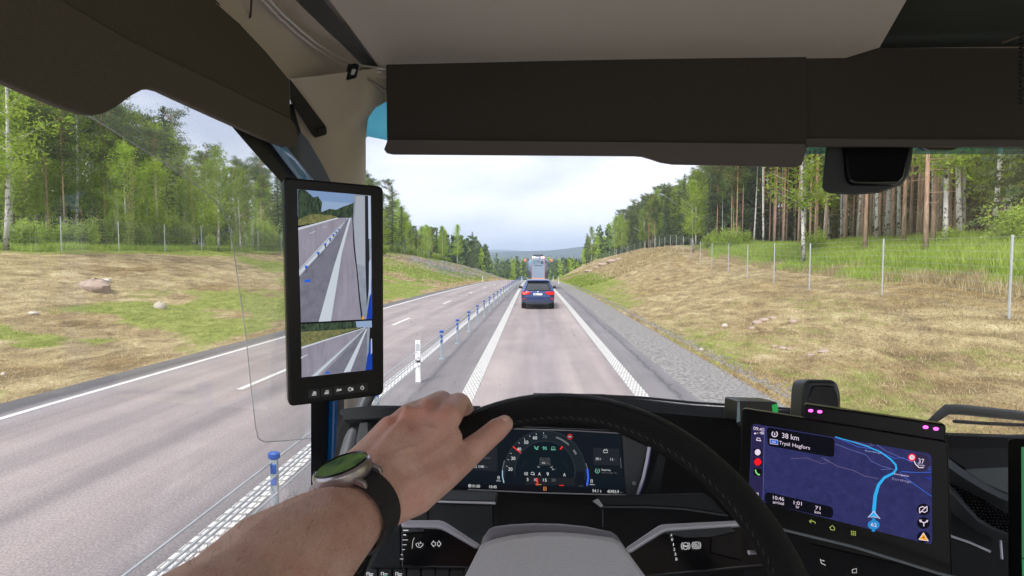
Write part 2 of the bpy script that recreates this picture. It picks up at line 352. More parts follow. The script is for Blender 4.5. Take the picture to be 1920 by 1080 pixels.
# painted lines with the pressed rumble grid
def paintmat(name, su, sv, gap):
    m = bpy.data.materials.new(name); m.use_nodes = True; t = m.node_tree; b = t.nodes['Principled BSDF']; b.inputs['Roughness'].default_value = .6
    uvn = N(t, 'ShaderNodeUVMap', uv_map='UV'); mp_ = N(t, 'ShaderNodeMapping'); L(t, uvn.outputs[0], mp_.inputs[0]); mp_.inputs['Scale'].default_value = (su, sv, 1); mp_.inputs['Rotation'].default_value = (0, 0, 0)
    br = N(t, 'ShaderNodeTexBrick'); br.offset = .5; br.inputs['Color1'].default_value = (.74, .73, .69, 1); br.inputs['Color2'].default_value = (.66, .65, .61, 1); br.inputs['Mortar'].default_value = (.27, .26, .255, 1)
    br.inputs['Scale'].default_value = 1; br.inputs['Mortar Size'].default_value = gap; br.inputs['Mortar Smooth'].default_value = .3; br.inputs['Brick Width'].default_value = 1; br.inputs['Row Height'].default_value = 1
    L(t, mp_.outputs[0], br.inputs['Vector']); w_ = ramp(t, noi(t, uvn.outputs[0], 6, 6, .7), [(.28, (.72, .70, .68)), (.5, (1, 1, 1))])
    L(t, mulc(t, br.outputs[0], w_), b.inputs['Base Color']); return m
pmA = paintmat('rumble_paint', 13.5, 6.5, .17); pmB = paintmat('plain_paint', .1, .05, .0)
def mark(nm, x0, w_, k, y0, y1, m, dz=.006): return tag(strip(nm, x0-w_/2, x0+w_/2, k, k, dz, dz, y0, y1, m, step=1.0), kind='structure')
mark('edge_line', -1.33, .30, 0, -38, 560, pmA)
mark('edge_line', 2.27, .29, 0, -38, 560, pmA)
mark('edge_line', -3.25, .28, .012, -38, 560, pmA)
mark('edge_line', -9.38, .15, .026, -38, 560, pmB)
y = 11.4-24
while y < 250:
    if y+3 > -30: mark('centre_dash', -6.38, .14, .020, y, y+3.0, pmB)
    y += 12

# ------------------------------------------------------------------ trees
def bark(name, stops, scale, marks=None):
    m = bpy.data.materials.new(name); m.use_nodes = True; t = m.node_tree; b = t.nodes['Principled BSDF']; b.inputs['Roughness'].default_value = .9; b.inputs['Specular IOR Level'].default_value = .1
    tc = N(t, 'ShaderNodeTexCoord'); s = N(t, 'ShaderNodeSeparateXYZ'); L(t, tc.outputs['Object'], s.inputs[0])
    mr_ = N(t, 'ShaderNodeMapRange'); mr_.inputs['From Max'].default_value = 20; L(t, s.outputs['Z'], mr_.inputs['Value'])
    c = ramp(t, mr_.outputs[0], stops); mp_ = N(t, 'ShaderNodeMapping'); mp_.inputs['Scale'].default_value = scale; L(t, tc.outputs['Object'], mp_.inputs[0])
    d = ramp(t, noi(t, mp_.outputs[0], 1, 5, .7), marks or [(.35, (.55, .55, .55)), (.6, (1.15, 1.15, 1.15))])
    L(t, mulc(t, c, d), b.inputs['Base Color']); return m
pbark = bark('pine_bark', [(0, (.33, .25, .20)), (.18, (.48, .31, .22)), (.4, (.58, .33, .20)), (.9, (.55, .29, .15))], (14, 14, 3))
bbark = bark('birch_bark', [(0, (.30, .28, .26)), (.1, (.62, .60, .57)), (1, (.66, .64, .6))], (5, 5, 4), [(.40, (.10, .09, .09)), (.47, (1, 1, 1))])
sbark = bark('spruce_bark', [(0, (.10, .085, .075)), (1, (.16, .13, .11))], (14, 14, 4))
def leafmat(name, stops, trans, rnd=.25):
    m = bpy.data.materials.new(name); m.use_nodes = True; t = m.node_tree; t.nodes.clear(); o = N(t, 'ShaderNodeOutputMaterial')
    tc = N(t, 'ShaderNodeTexCoord'); oi = N(t, 'ShaderNodeObjectInfo')
    c = ramp(t, noi(t, tc.outputs['Object'], 1.1, 5, .7), stops)
    hs = N(t, 'ShaderNodeHueSaturation'); mr_ = N(t, 'ShaderNodeMapRange'); mr_.inputs['To Min'].default_value = 1-rnd; mr_.inputs['To Max'].default_value = 1+rnd; L(t, oi.outputs['Random'], mr_.inputs['Value'])
    L(t, mr_.outputs[0], hs.inputs['Value']); L(t, c, hs.inputs['Color'])
    d = N(t, 'ShaderNodeBsdfDiffuse'); tr = N(t, 'ShaderNodeBsdfTranslucent'); mx_ = N(t, 'ShaderNodeMixShader'); mx_.inputs[0].default_value = trans
    L(t, hs.outputs[0], d.inputs[0]); L(t, hs.outputs[0], tr.inputs[0]); L(t, d.outputs[0], mx_.inputs[1]); L(t, tr.outputs[0], mx_.inputs[2]); L(t, mx_.outputs[0], o.inputs[0]); return m
pleaf = leafmat('pine_needles', [(.3, (.07, .105, .036)), (.5, (.13, .18, .06)), (.7, (.21, .26, .095))], .3)
sleaf = leafmat('spruce_needles', [(.3, (.055, .095, .042)), (.5, (.10, .15, .06)), (.7, (.16, .21, .085))], .2)
bleaf = leafmat('birch_leaves', [(.3, (.19, .29, .035)), (.5, (.32, .44, .055)), (.7, (.46, .56, .10))], .5)
uleaf = leafmat('brush_leaves', [(.3, (.24, .34, .06)), (.5, (.38, .50, .10)), (.7, (.50, .58, .16))], .5, .15)
def leaves(C, size, flat=.0, seed=0, aspect=2.2):
    """one small three cornered leaf clump per centre"""
    r = np.random.default_rng(seed); n = len(C); a = r.normal(size=(n, 3)); a[:, 2] *= (1-flat); a /= np.linalg.norm(a, axis=1)[:, None]
    b_ = r.normal(size=(n, 3)); b_ = np.cross(a, b_); b_ /= np.linalg.norm(b_, axis=1)[:, None]; s = size*(.55+.9*r.random((n, 1)))
    V = np.stack([C-a*s*.5-b_*s/aspect*.5, C-a*s*.5+b_*s/aspect*.5, C+a*s*.6], 1).reshape(-1, 3)
    return V, np.arange(len(V)).reshape(-1, 3)
def trunk_mb(h, r0, r1, limbs, seed, bend=.25):
    r = random.Random(seed); mb = MB(); n = 9; px_ = r.uniform(-bend, bend); py_ = r.uniform(-bend, bend); pts = []; rs = []
    for i in range(n):
        s = i/(n-1); pts.append((px_*math.sin(s*2.6), py_*math.sin(s*2.2), h*s)); rs.append(r0*(1-s)**.8*1.0+r1*s + (.35*r0 if i == 0 else 0))
    mb.tube(pts, rs, 7)
    for (z0, L_, az, up, rr) in limbs:
        s = z0/h; bx = px_*math.sin(s*2.6); by = py_*math.sin(s*2.2)
        mb.tube([(bx, by, z0), (bx+math.cos(az)*L_*.5, by+math.sin(az)*L_*.5, z0+up*.5), (bx+math.cos(az)*L_, by+math.sin(az)*L_, z0+up)], [rr, rr*.7, rr*.25], 4, caps=False)
    return mb, (px_, py_)
def bend_at(b2, s): return b2[0]*np.sin(s*2.6), b2[1]*np.sin(s*2.2)
def make_tree(kind, seed, h):
    r = np.random.default_rng(seed); limbs = []; C = []
    if kind == 'pine':
        z0 = h*.50
        for k in range(34):
            s = r.random()**.8; z = z0+(h*.97-z0)*s; Ln = (.35+2.1*math.sin(math.pi*min(1, .25+.75*(1-s)))*(.55+.5*r.random())); az = r.random()*6.28; up = Ln*(.1+.5*s)
            limbs.append((z, Ln, az, up, .035)); 
            for q in range(5):
                f = .45+.6*q/4; cc = np.array([math.cos(az)*Ln*f, math.sin(az)*Ln*f, z+up*f]) + r.normal(size=3)*.15; C.append(cc+r.normal(size=(34, 3))*[.33, .33, .17]+r.normal(size=3)*.1)
        for k in range(16):
            z = h*(.12+.4*r.random()); limbs.append((z, .4+.7*r.random(), r.random()*6.28, -.05, .014))
        C = np.concatenate(C); size = .21; lm, bk = pleaf, pbark; r0 = .09
    elif kind == 'spruce':
        nb = 95
        for k in range(nb):
            s = (k+r.random())/nb; z = h*(.08+.91*s); Ln = (h*.128)*(1-s)**.85*(.75+.4*r.random())+.12; az = r.random()*6.28; up = -.28*Ln*(1-s)+.1*Ln*s
            if k % 2 == 0: limbs.append((z, Ln*.85, az, up, .02))
            m = int(12+62*(Ln/2.5)); f = r.random(m)**.75; P = np.stack([math.cos(az)*Ln*f, math.sin(az)*Ln*f, z+up*f+.12*f*f], 1)
            P += r.normal(size=P.shape)*np.stack([.07+.16*f*.9, .07+.16*f*.9, .05+0*f], 1); C.append(P)
        C = np.concatenate(C); size = .24; lm, bk = sleaf, sbark; r0 = .15
    elif kind == 'birch':
        tall = seed % 10 == 4; z0 = h*(.58 if tall else .22); wf = .6 if tall else 1
        for k in range(30 if tall else 46):
            s = r.random(); z = z0+(h-z0)*s*.96; Ln = (.3+2.15*math.sin(math.pi*min(1, .12+.9*s))**.8*(1-.45*s))*(.6+.6*r.random())*wf; az = r.random()*6.28; up = Ln*(.5+.5*s)
            limbs.append((z, Ln, az, up, .018))
            for q in range(5):
                f = .25+.85*q/4; cc = np.array([math.cos(az)*Ln*f, math.sin(az)*Ln*f, z+up*f-.12]); C.append(cc+r.normal(size=3)*.1+r.normal(size=(24, 3))*[.27, .27, .30])
        C = np.concatenate(C); size = .19; lm, bk = bleaf, bbark; r0 = .10
    mb, b2 = trunk_mb(h, r0, .02, limbs, seed)
    ox, oy = bend_at(b2, C[:, 2]/h); C[:, 0] += ox; C[:, 1] += oy
    nm = {'pine': 'pine_tree', 'spruce': 'spruce_tree', 'birch': 'birch_tree'}[kind]
    root = empty(nm, (0, 0, 0)); mb.build('trunk', bk, root, smooth=True, auto=False)
    V, F = leaves(C, size, seed=seed); np_mesh('crown', V, F, [lm], parent=root)
    return root
PROTO = {'pine': [make_tree('pine', 11+k, h) for k, h in enumerate((19, 21, 17.5))],
         'spruce': [make_tree('spruce', 31+k, h) for k, h in enumerate((16, 13, 9))],
         'birch': [make_tree('birch', 51+k, h) for k, h in enumerate((12, 14, 10.5, 18))]}
used = set(); placed = []
CATS = {'pine': 'pine tree', 'spruce': 'spruce tree', 'birch': 'birch tree'}
def plant(kind, x, y, sc, label, group, v=None, lean=0):
    v = random.randrange(len(PROTO[kind])) if v is None else v; p = PROTO[kind][v]; z = hgt(x, y)-.08
    if p.name in used: o = copy_tree(p)
    else: o = p; used.add(p.name)
    o.location = (x, y, z); o.rotation_euler = (lean, 0, random.uniform(0, 6.28)); o.scale = (sc, sc, sc*random.uniform(.93, 1.08))
    tag(o, label, CATS[kind], group); placed.append((x, y)); return o
def far_enough(x, y, d): return all((x-a)**2+(y-b_)**2 > d*d for a, b_ in placed)
def scatter(n, region, kinds, d, lab, grp, sc=(.85, 1.15), tries=4000):
    k = 0; q = 0
    while k < n and q < tries:
        q += 1; x, y = region()
        if not far_enough(x, y, d): continue
        kd = random.choices(list(kinds), list(kinds.values()))[0]
        plant(kd, x, y, random.uniform(*sc), lab[kd], grp[kd]); k += 1
def proj(x, y, z):
    v = CM.transposed() @ (Vector((x, y, z))-EYE); return 960-FPX*v.x/v.z, 540+FPX*v.y/v.z
def by_px(px, y): # ground point seen in column px at distance y
    d = ray(px, 480); return EYE.x+d.x/d.y*y
# ------------------------------------------------------------------ planting
ENVL = ([-400, 0, 150, 200, 230, 262, 290, 310, 335, 345, 370, 385, 415, 440, 470, 490, 525, 560, 640, 690, 705, 728, 748, 757, 770, 790, 800, 830, 845, 857, 870, 885, 905, 925, 940, 960],
        [-250, -150, 60, 120, 190, 195, 215, 180, 200, 285, 315, 280, 272, 285, 310, 285, 315, 300, 300, 305, 330, 345, 350, 395, 420, 412, 420, 423, 440, 418, 432, 440, 452, 465, 474, 484])
ENVR = ([1090, 1097, 1112, 1140, 1170, 1200, 1225, 1250, 1300, 1330, 1360, 1450, 1600, 1920, 2600], [478, 440, 425, 402, 385, 372, 350, 340, 326, 300, 260, 120, -100, -300, -700])
PH = {'pine': (19, 21, 17.5), 'spruce': (16, 13, 9), 'birch': (12, 14, 10.5, 18)}
TK = {'R': {'pine': ('pine', 'with tall bare orange-brown trunk'), 'spruce': ('dark green spruce', 'with pointed crown'), 'birch': ('birch', 'with slender white stem')}, 'L': {'pine': ('grey-green pine', 'with loose crown'), 'spruce': ('dark green spruce', 'with pointed crown'), 'birch': ('light green birch', 'with pale stem')}}
SEGR = [(1180, 'at the far left end of the wood on the right bank'), (1300, 'above the crest of the right bank'), (1420, 'right of the right bank crest, below the stepped visor rail'), (1540, 'just left of the black camera housing'), (1710, 'seen under the black camera housing'), (1830, 'just right of the black camera housing'), (9999, 'at the right edge of the windscreen')]
SEGL = [(120, 'at the left edge of the side window'), (230, 'below the lowest lobe of the side sun visor'), (330, 'below the notch of the side sun visor'), (430, 'in the middle of the side window right of the visor notch'), (560, 'in the side window close to the mirror screen'), (720, 'hidden mostly behind the mirror screen'), (765, 'just right of the mirror screen'), (880, 'midway along the top of the far left bank'), (9999, 'at the far end of the left bank')]
def tree_label(kind, px, y):
    sd_ = 'R' if px > 980 else 'L'; a, b_ = TK[sd_][kind]; seg = [s for lim, s in (SEGR if sd_ == 'R' else SEGL) if px < lim][0]
    row = ('front rank' if y < 34 else 'second rank' if y < 55 else 'back rank' if y < 90 else 'distant rank')
    return ' '.join((row+' '+a+' '+b_+' '+seg).split()[:16])
def plant_env(kind, x, y, lab, grp, lo=.78, hi=1.0, env=None, v=None, smax=1.25):
    z = hgt(x, y); px, py = proj(x, y, z); env = env or (ENVL if px < 980 else ENVR)
    v = (3 if kind == 'birch' and px > 980 and y < 75 and random.random() < .85 else random.randrange(3)) if v is None else v
    top = np.interp(px, *env); z_top = EYE.z + (491-top)/FPX*y; h = (z_top-z)*random.uniform(lo, hi)
    sc = h/PH[kind][v]
    if sc < .3: return None
    return plant(kind, x, y, min(sc, smax*random.uniform(.85, 1.05)), tree_label(kind, px, y), grp, v)
GL = {'pine': 'pines in the wood beyond the left bank', 'spruce': 'spruces in the wood beyond the left bank', 'birch': 'birches in the wood beyond the left bank'}
LL = {'pine': 'grey-green pine in the wood behind the left fence', 'spruce': 'dark green spruce in the wood behind the left fence', 'birch': 'light green birch with pale stem in the wood behind the left fence'}
GR = {'pine': 'pines in the wood beyond the right bank', 'spruce': 'spruces in the wood beyond the right bank', 'birch': 'birches in the wood beyond the right bank'}
LR = {'pine': 'tall straight pine with bare orange-brown trunk in the wood behind the right fence', 'spruce': 'dark green spruce in the wood behind the right fence', 'birch': 'slender white-stemmed birch in the wood behind the right fence'}
# named trees first, (kind, px column, distance Y, variant, top px y, label)
solo = [('birch', 12, 27, 1, -140, 'white-stemmed birch leaning left, nearest the left edge of the side window'),
        ('spruce', 312, 52, 0, 176, 'dark conifer standing highest against the sky in the side window'),
        ('pine', 264, 56, 1, 205, 'flat-topped pine just left of the highest conifer in the side window'),
        ('birch', 240, 40, 0, 262, 'bright green birch below the notch of the side sun visor'),
        ('birch', 410, 47, 2, 272, 'full round light green birch alone against the sky in the side window'),
        ('birch', 452, 52, 0, 296, 'narrow light green birch between the round birch and the windscreen pillar'),
        ('birch', 300, 42, 2, 300, 'light green birch in front of the highest conifer in the side window'),
        ('pine', 492, 60, 0, 288, 'thin grey-green pine beside the windscreen pillar in the side window'),
        ('spruce', 694, 82, 2, 312, 'small-crowned conifer just right of the windscreen pillar'),
        ('spruce', 735, 98, 0, 345, 'tall dark spruce right of the mirror monitor, above the left bank'),
        ('birch', 800, 135, 1, 416, 'light green birch with broad crown midway along the left bank'),
        ('birch', 830, 142, 1, 421, 'narrow pointed birch second from the far end group on the left bank'),
        ('birch', 857, 150, 1, 416, 'tall pointed light green birch standing clear on the left bank'),
        ('spruce', 885, 160, 0, 437, 'dark spruce to the right of the tall pointed birch on the left bank'),
        ('spruce', 1100, 190, 0, 438, 'first dark spruce at the left end of the wood on the right bank'),
        ('birch', 1110, 180, 1, 424, 'light green birch at the left end of the wood on the right bank'),
        ('birch', 1300, 66, 1, 330, 'bright yellow-green birch among dark spruces above the right fence'),
        ('pine', 1735, 24, 1, -500, 'thick orange pine trunk right of the black camera housing'),
        ('pine', 1748, 26, 0, -420, 'second thick orange pine trunk, close beside the first right of the camera housing'),
        ('birch', 1772, 25, 1, -300, 'white birch stem beside the two thick pine trunks on the right'),
        ('birch', 1508, 33, 1, -100, 'white birch stem just left of the black camera housing'),
        ('pine', 1621, 30, 1, -300, 'single grey-brown pine trunk standing forward under the black camera housing'),
        ('pine', 1693, 29, 2, -300, 'orange pine trunk just right of the black camera housing')]
for kd, px, Y, v, top, lab in solo:
    x = by_px(px, Y); z = hgt(x, Y); h = EYE.z+(491-top)/FPX*Y-z; plant(kd, x, Y, min(h/PH[kd][v], 1.05), lab, (GL if px < 980 else GR)[kd], v)
def reg(x0, x1, y0, y1, side):
    def f():
        y = random.uniform(y0, y1); x = random.uniform(x0, x1)
        return (x, y) if side == 'L' else (float(xr(y))+x, y)
    return f
def scat(n, rg, kinds, d, lab, grp, **kw):
    k = q = 0
    while k < n and q < 6000:
        q += 1; x, y = rg()
        if not far_enough(x, y, d): continue
        px, py = proj(x, y, hgt(x, y)+3)
        if not (-160 < px < 2080): continue
        kd = random.choices(list(kinds), list(kinds.values()))[0]
        if plant_env(kd, x, y, lab[kd], grp[kd], **kw): k += 1
scat(52, reg(-46, -32.5, 26, 75, 'L'), {'pine': .3, 'spruce': .12, 'birch': .6}, 1.8, LL, GL, lo=.6)
scat(55, reg(-75, -38, 35, 110, 'L'), {'pine': .6, 'spruce': .3, 'birch': .15}, 1.8, LL, GL, lo=.8)
scat(42, reg(-34, -27.5, 84, 180, 'L'), {'pine': .25, 'spruce': .3, 'birch': .5}, 2.0, LL, GL, lo=.55)
scat(30, reg(-46, -32, 95, 200, 'L'), {'pine': .4, 'spruce': .4, 'birch': .2}, 2.5, LL, GL, lo=.75)
scat(225, reg(7.5, 30, 17, 60, 'R'), {'pine': .76, 'spruce': .04, 'birch': .2}, .7, LR, GR, lo=.9, smax=1.2)
scat(45, reg(24, 50, 30, 80, 'R'), {'pine': .7, 'spruce': .3, 'birch': .05}, 1.5, LR, GR, lo=.9, smax=1.15)
scat(130, reg(4.5, 20, 58, 150, 'R'), {'pine': .42, 'spruce': .46, 'birch': .12}, 1.3, LR, GR, lo=.7)
scat(75, reg(2.5, 13, 120, 215, 'R'), {'pine': .2, 'spruce': .6, 'birch': .2}, 1.4, LR, GR, lo=.75)
scat(45, reg(2.5, 7, 75, 200, 'R'), {'pine': .35, 'spruce': .5, 'birch': .15}, 1.3, LR, GR, lo=.8)
for k in ('pine', 'spruce', 'birch'):
    for p in PROTO[k]:
        if p.name not in used:
            for c in list(p.children): bpy.data.objects.remove(c)
            bpy.data.objects.remove(p)
# dense wood behind the countable rows and the far forest of the valley: one mass each
def mass(name, P, H, per, size, mats, seed, conic=True):
    r = np.random.default_rng(seed); n = len(P); idx = np.repeat(np.arange(n), per); f = r.random(len(idx)); h = H[idx]
    rad = h*.17*(1-f)**.7 if conic else h*.2*np.sin(np.pi*np.clip(.15+.85*f, 0, 1)); an = r.random(len(idx))*6.28; q = rad*np.sqrt(r.random(len(idx)))
    C = P[idx]+np.stack([np.cos(an)*q, np.sin(an)*q, h*(-.02+1.02*f)], 1); s = size*(.5+r.random(len(idx)))
    V, F = leaves(C, 1.0, seed=seed, aspect=1.5); V = V.reshape(-1, 3, 3); m = V.mean(1, keepdims=True); V = (m+(V-m)*s[:, None, None]).reshape(-1, 3)
    mi = (r.random(n) < .25).astype(int)[idx] if len(mats) > 1 else None
    return tag(np_mesh(name, V, F, mats, mi), kind='stuff')
def pts(n, fx, y0, y1, p=1.0):
    y = y0+(y1-y0)*rng.random(n)**p; x = fx(y, rng.random(n)); return np.stack([x, y, height(x, y)-.2], 1)
dleaf = leafmat('deep_wood_needles', [(.3, (.07, .10, .035)), (.5, (.13, .17, .055)), (.7, (.22, .26, .09))], .25)
P = np.concatenate([pts(420, lambda y, u: xr(y)+26+u*42, 12, 95), pts(160, lambda y, u: xr(y)+15+u*30, 90, 230)])
H = np.minimum(rng.uniform(9, 20, len(P)), np.maximum(3, (491-np.interp(998+FPX*P[:, 0]/P[:, 1], *ENVR))/FPX*P[:, 1]+EYE.z-P[:, 2]))
mass('wood_interior', P, H, 330, .55, [dleaf, pleaf], 91, False)
P = np.concatenate([pts(300, lambda y, u: -62-u*40, 15, 130), pts(120, lambda y, u: -42-u*30, 110, 230)])
H = np.minimum(rng.uniform(8, 18, len(P)), np.maximum(2.5, (491-np.interp(998+FPX*P[:, 0]/P[:, 1], *ENVL)-12)/FPX*P[:, 1]+EYE.z-P[:, 2]))
mass('wood_interior', P, H, 300, .6, [dleaf, bleaf], 92, False)
P = np.concatenate([pts(500, lambda y, u: -18-u*60-(y-230)*.1, 235, 420), pts(420, lambda y, u: 12+u*60+(y-230)*.1, 250, 420), pts(4200, lambda y, u: (u-.5)*(120+y*.75), 430, 2600, 1.7)])
P = np.concatenate([P, pts(420, lambda y, u: (u-.5)*150, 330, 520)]); P = P[(np.abs(P[:, 0]+3) > 13) | (P[:, 1] > 330)]
H = rng.uniform(11, 19, len(P))*np.where((P[:, 1] > 240) & (P[:, 1] < 520), 1.22, 1.); _top = np.interp(998+FPX*P[:, 0]/P[:, 1], [600, 860, 905, 925, 945, 1000, 1050, 1092, 1100, 1140, 1300], [300, 425, 455, 466, 478, 484, 484, 487, 440, 405, 330]); H = np.where(P[:, 1] < 900, np.clip(((491-_top)/FPX*P[:, 1]+EYE.z-P[:, 2])*rng.uniform(.72, 1.04, len(P)), 2.5, H), H); mass('distant_forest', P, H, 75, 1.6, [sleaf, bleaf], 93)

# brush: countable saplings along the left fence, uncountable ground brush on the right
def make_bush(seed, h, wdt):
    r = np.random.default_rng(seed); C = []; mb = MB(); rr = random.Random(seed)
    for k in range(20):
        az = rr.uniform(0, 6.28); L_ = wdt*rr.uniform(.15, .5); z = h*rr.uniform(.45, 1)*(1-.35*L_/wdt); p1 = Vector((math.cos(az)*L_, math.sin(az)*L_, z))
        mb.tube([(math.cos(az)*.05, math.sin(az)*.05, 0), (p1.x*.5, p1.y*.5, z*.6), p1], [.016, .011, .004], 4, caps=False)
        for q in range(7):
            f = .25+.78*q/6; C.append(np.array([p1.x*f, p1.y*f, z*(f**.8)])+r.normal(size=(30, 3))*[.11, .11, .20])
    root = empty('birch_sapling'); mb.build('stem', sbark, root); V, F = leaves(np.concatenate(C), .10, seed=seed); np_mesh('foliage', V, F, [uleaf], parent=root); return root
bush = [make_bush(5, 2.2, 1.7), make_bush(6, 1.8, 1.5)]
used_b = set()
def put_bush(x, y, s, lab=None, grp='birch saplings along the left fence'):
    b_ = random.choice(bush); o = b_ if b_.name not in used_b else copy_tree(b_)
    used_b.add(b_.name); o.location = (x, y, hgt(x, y)-.05); o.scale = (s*1.1, s*1.1, s); o.rotation_euler = (0, 0, random.uniform(0, 6))
    tag(o, lab or 'bright green birch sapling thicket behind the left fence', 'sapling', grp)
sh_spots = [(228, 36, 1.25), (262, 38, .9), (300, 36, 1.0), (322, 37, 1.2), (345, 39, 1.0), (480, 46, 1.5), (500, 47, 1.3), (60, 33, .8), (130, 34, .8), (165, 34, .9), (30, 31, .8), (400, 43, .7), (95, 34, .7), (285, 41, 1.1), (440, 47, .8), (515, 52, 1.1)]
for px, Y, s in sh_spots: Y = 28.3*1015/(998-px)*random.uniform(1, 1.04); put_bush(by_px(px, Y), Y, s*1.25)
for k in range(40):
    Y = random.uniform(60, 150); x = -28.5+random.uniform(-3, 4)+Y*.02; put_bush(x, Y, random.uniform(.5, 1.0), 'low bright green sapling on top of the left bank', 'saplings on top of the left bank')
for px, Y, s in [(1350, 62, 1.2), (1375, 58, 1.3), (1395, 60, 1.1), (1330, 66, 1.1), (1530, 36, .9), (1785, 25, .7), (1890, 22, 1.1)]:
    put_bush(by_px(px, Y), Y, s, 'light green sapling at the edge of the wood behind the right fence', 'saplings by the right wood')
def blades(n, fx, y0, y1, hmin, hmax, wd, mats, name, gsel, seed, flop=.5, p=1.0):
    r = np.random.default_rng(seed); y = y0+(y1-y0)*r.random(n)**p; x = fx(y, r.random(n)); z = height(x, y); g = greenm(x, y)+(1.1*fbm(x*1.1, y*.8, 4)-.5)
    a = r.random(n)*6.28; h = hmin+(hmax-hmin)*r.random(n); dx = np.cos(a)*h*flop*(.3+r.random(n)); dy = np.sin(a)*h*flop*(.3+r.random(n)); nx_, ny_ = -np.sin(a)*wd, np.cos(a)*wd
    V = np.stack([np.stack([x-nx_, y-ny_, z-.02], 1), np.stack([x+nx_, y+ny_, z-.02], 1), np.stack([x+dx, y+dy, z+h], 1)], 1).reshape(-1, 3)
    mi = (g > gsel).astype(int) if len(mats) > 1 else None
    return tag(np_mesh(name, V, np.arange(len(V)).reshape(-1, 3), mats, mi), kind='stuff')
def bladem(name, stops):
    return leafmat(name, stops, .35, .0)
g_noise = 1.0
strawm = bladem('straw_blades', [(.3, (.31, .24, .135)), (.5, (.47, .385, .22)), (.7, (.62, .54, .34))]); grassm = bladem('grass_blades', [(.3, (.15, .20, .04)), (.5, (.27, .34, .075)), (.7, (.40, .44, .13))])
blades(110000, lambda y, u: 4.8+u*(xr(y)+2-4.8), 5, 60, .02, .085, .010, [strawm, grassm], 'dry_grass', .62, 1, 1.5, 1.5)
blades(110000, lambda y, u: xl(y)-.05-u*17.5, 6, 62, .02, .085, .011, [strawm, grassm], 'dry_grass', .45, 2, 1.5, 1.3)
blades(60000, lambda y, u: np.where(u < .5, xl(y)-.3-u*2*17, 5.3+(u-.5)*2*(xr(y)-5.3)), 60, 150, .08, .25, .05, [strawm, grassm], 'dry_grass', .55, 3, .9)
blades(90000, lambda y, u: xr(y)+1.8+u*6.5, 11, 75, .15, .5, .018, [strawm, uleaf], 'undergrowth', .30, 4, .5, 1.3)
blades(90000, lambda y, u: xr(y)+3.2+u*5, 12, 75, .35, .85, .03, [uleaf], 'undergrowth', .3, 14, .45, 1.3)
blades(60000, lambda y, u: -27.6-u*5, 24, 80, .15, .6, .025, [strawm, uleaf], 'undergrowth', .4, 5, .5, 1.2)
# ------------------------------------------------------------------ stones
def stone(px, py, wpx, hpx, side, lab, c, seed, name='boulder'):
    # walk along the pixel ray until it meets the bank
    d = ray(px, py); tt = 5
    while tt < 200:
        p = EYE+d*tt
        if p.z < hgt(p.x, p.y): break
        tt += .1
    sc = tt*1.0/FPX; rr = random.Random(seed); mb = MB(); rows = []
    a = wpx*sc/2; h = hpx*sc*1.15
    for j in range(8):
        t_ = math.pi*j/7; rows.append([Vector((a*math.sin(t_)*math.cos(q*.524)*rr.uniform(.8, 1.15), a*.8*math.sin(t_)*math.sin(q*.524)*rr.uniform(.8, 1.15), h*.55*math.cos(t_)*rr.uniform(.75, 1.2))) for q in range(12)])
    mb.loft(rows, None, close=True); o = mb.build(name, c, None, smooth=True); o.location = (p.x, p.y, hgt(p.x, p.y)+h*.12); tag(o, lab, 'stone')
    return o
spink = mat('pink_granite', (.46, .35, .28), .9, c2=(.27, .21, .17), nscale=3, bump=.6, bscale=8); swhite = mat('pale_stone', (.58, .52, .43), .9, c2=(.36, .33, .28), nscale=5, bump=.5, bscale=14)
stone(178, 543, 58, 26, 'L', 'large flat pink boulder in bare soil on the left bank', spink, 1)
stone(199, 528, 22, 8, 'L', 'small pale stone just above the large pink boulder', swhite, 2)
stone(301, 578, 24, 15, 'L', 'white rounded stone low on the left bank, right of the pink boulder', swhite, 3)
stone(62, 590, 18, 8, 'L', 'small pale stone in the grass left of the pink boulder', swhite, 4)
stone(6, 704, 10, 6, 'L', 'small white stone at the left edge near the road', swhite, 5)
stone(1359, 612, 12, 7, 'R', 'pale stone in the green patch low on the right bank', swhite, 6)
stone(1315, 657, 9, 5, 'R', 'small white stone near the gravel at the foot of the right bank', swhite, 7)
for k, (px, py, a, h) in enumerate([(1420, 608, 22, 9), (1434, 602, 20, 8), (1450, 598, 16, 7), (1487, 606, 18, 8), (1410, 617, 14, 6), (1545, 660, 22, 7), (1520, 668, 16, 6), (1468, 655, 16, 7), (1480, 657, 14, 6), (1452, 650, 12, 5)]):
    o = stone(px, py, a, h, 'R', 'pinkish stone lying among others in the stony patch on the right bank', spink, 20+k); o['group'] = 'stones in the stony patch on the right bank'
for k, (px, py, a, h) in enumerate([(1148, 492, 22, 8), (1130, 498, 20, 7), (1118, 503, 14, 5), (1160, 488, 14, 6), (1104, 510, 18, 6)]):
    o = stone(px, py, a, h, 'R', 'pale rock breaking through the top of the far right bank', spink, 40+k); o['group'] = 'rocks on the crest of the far right bank'
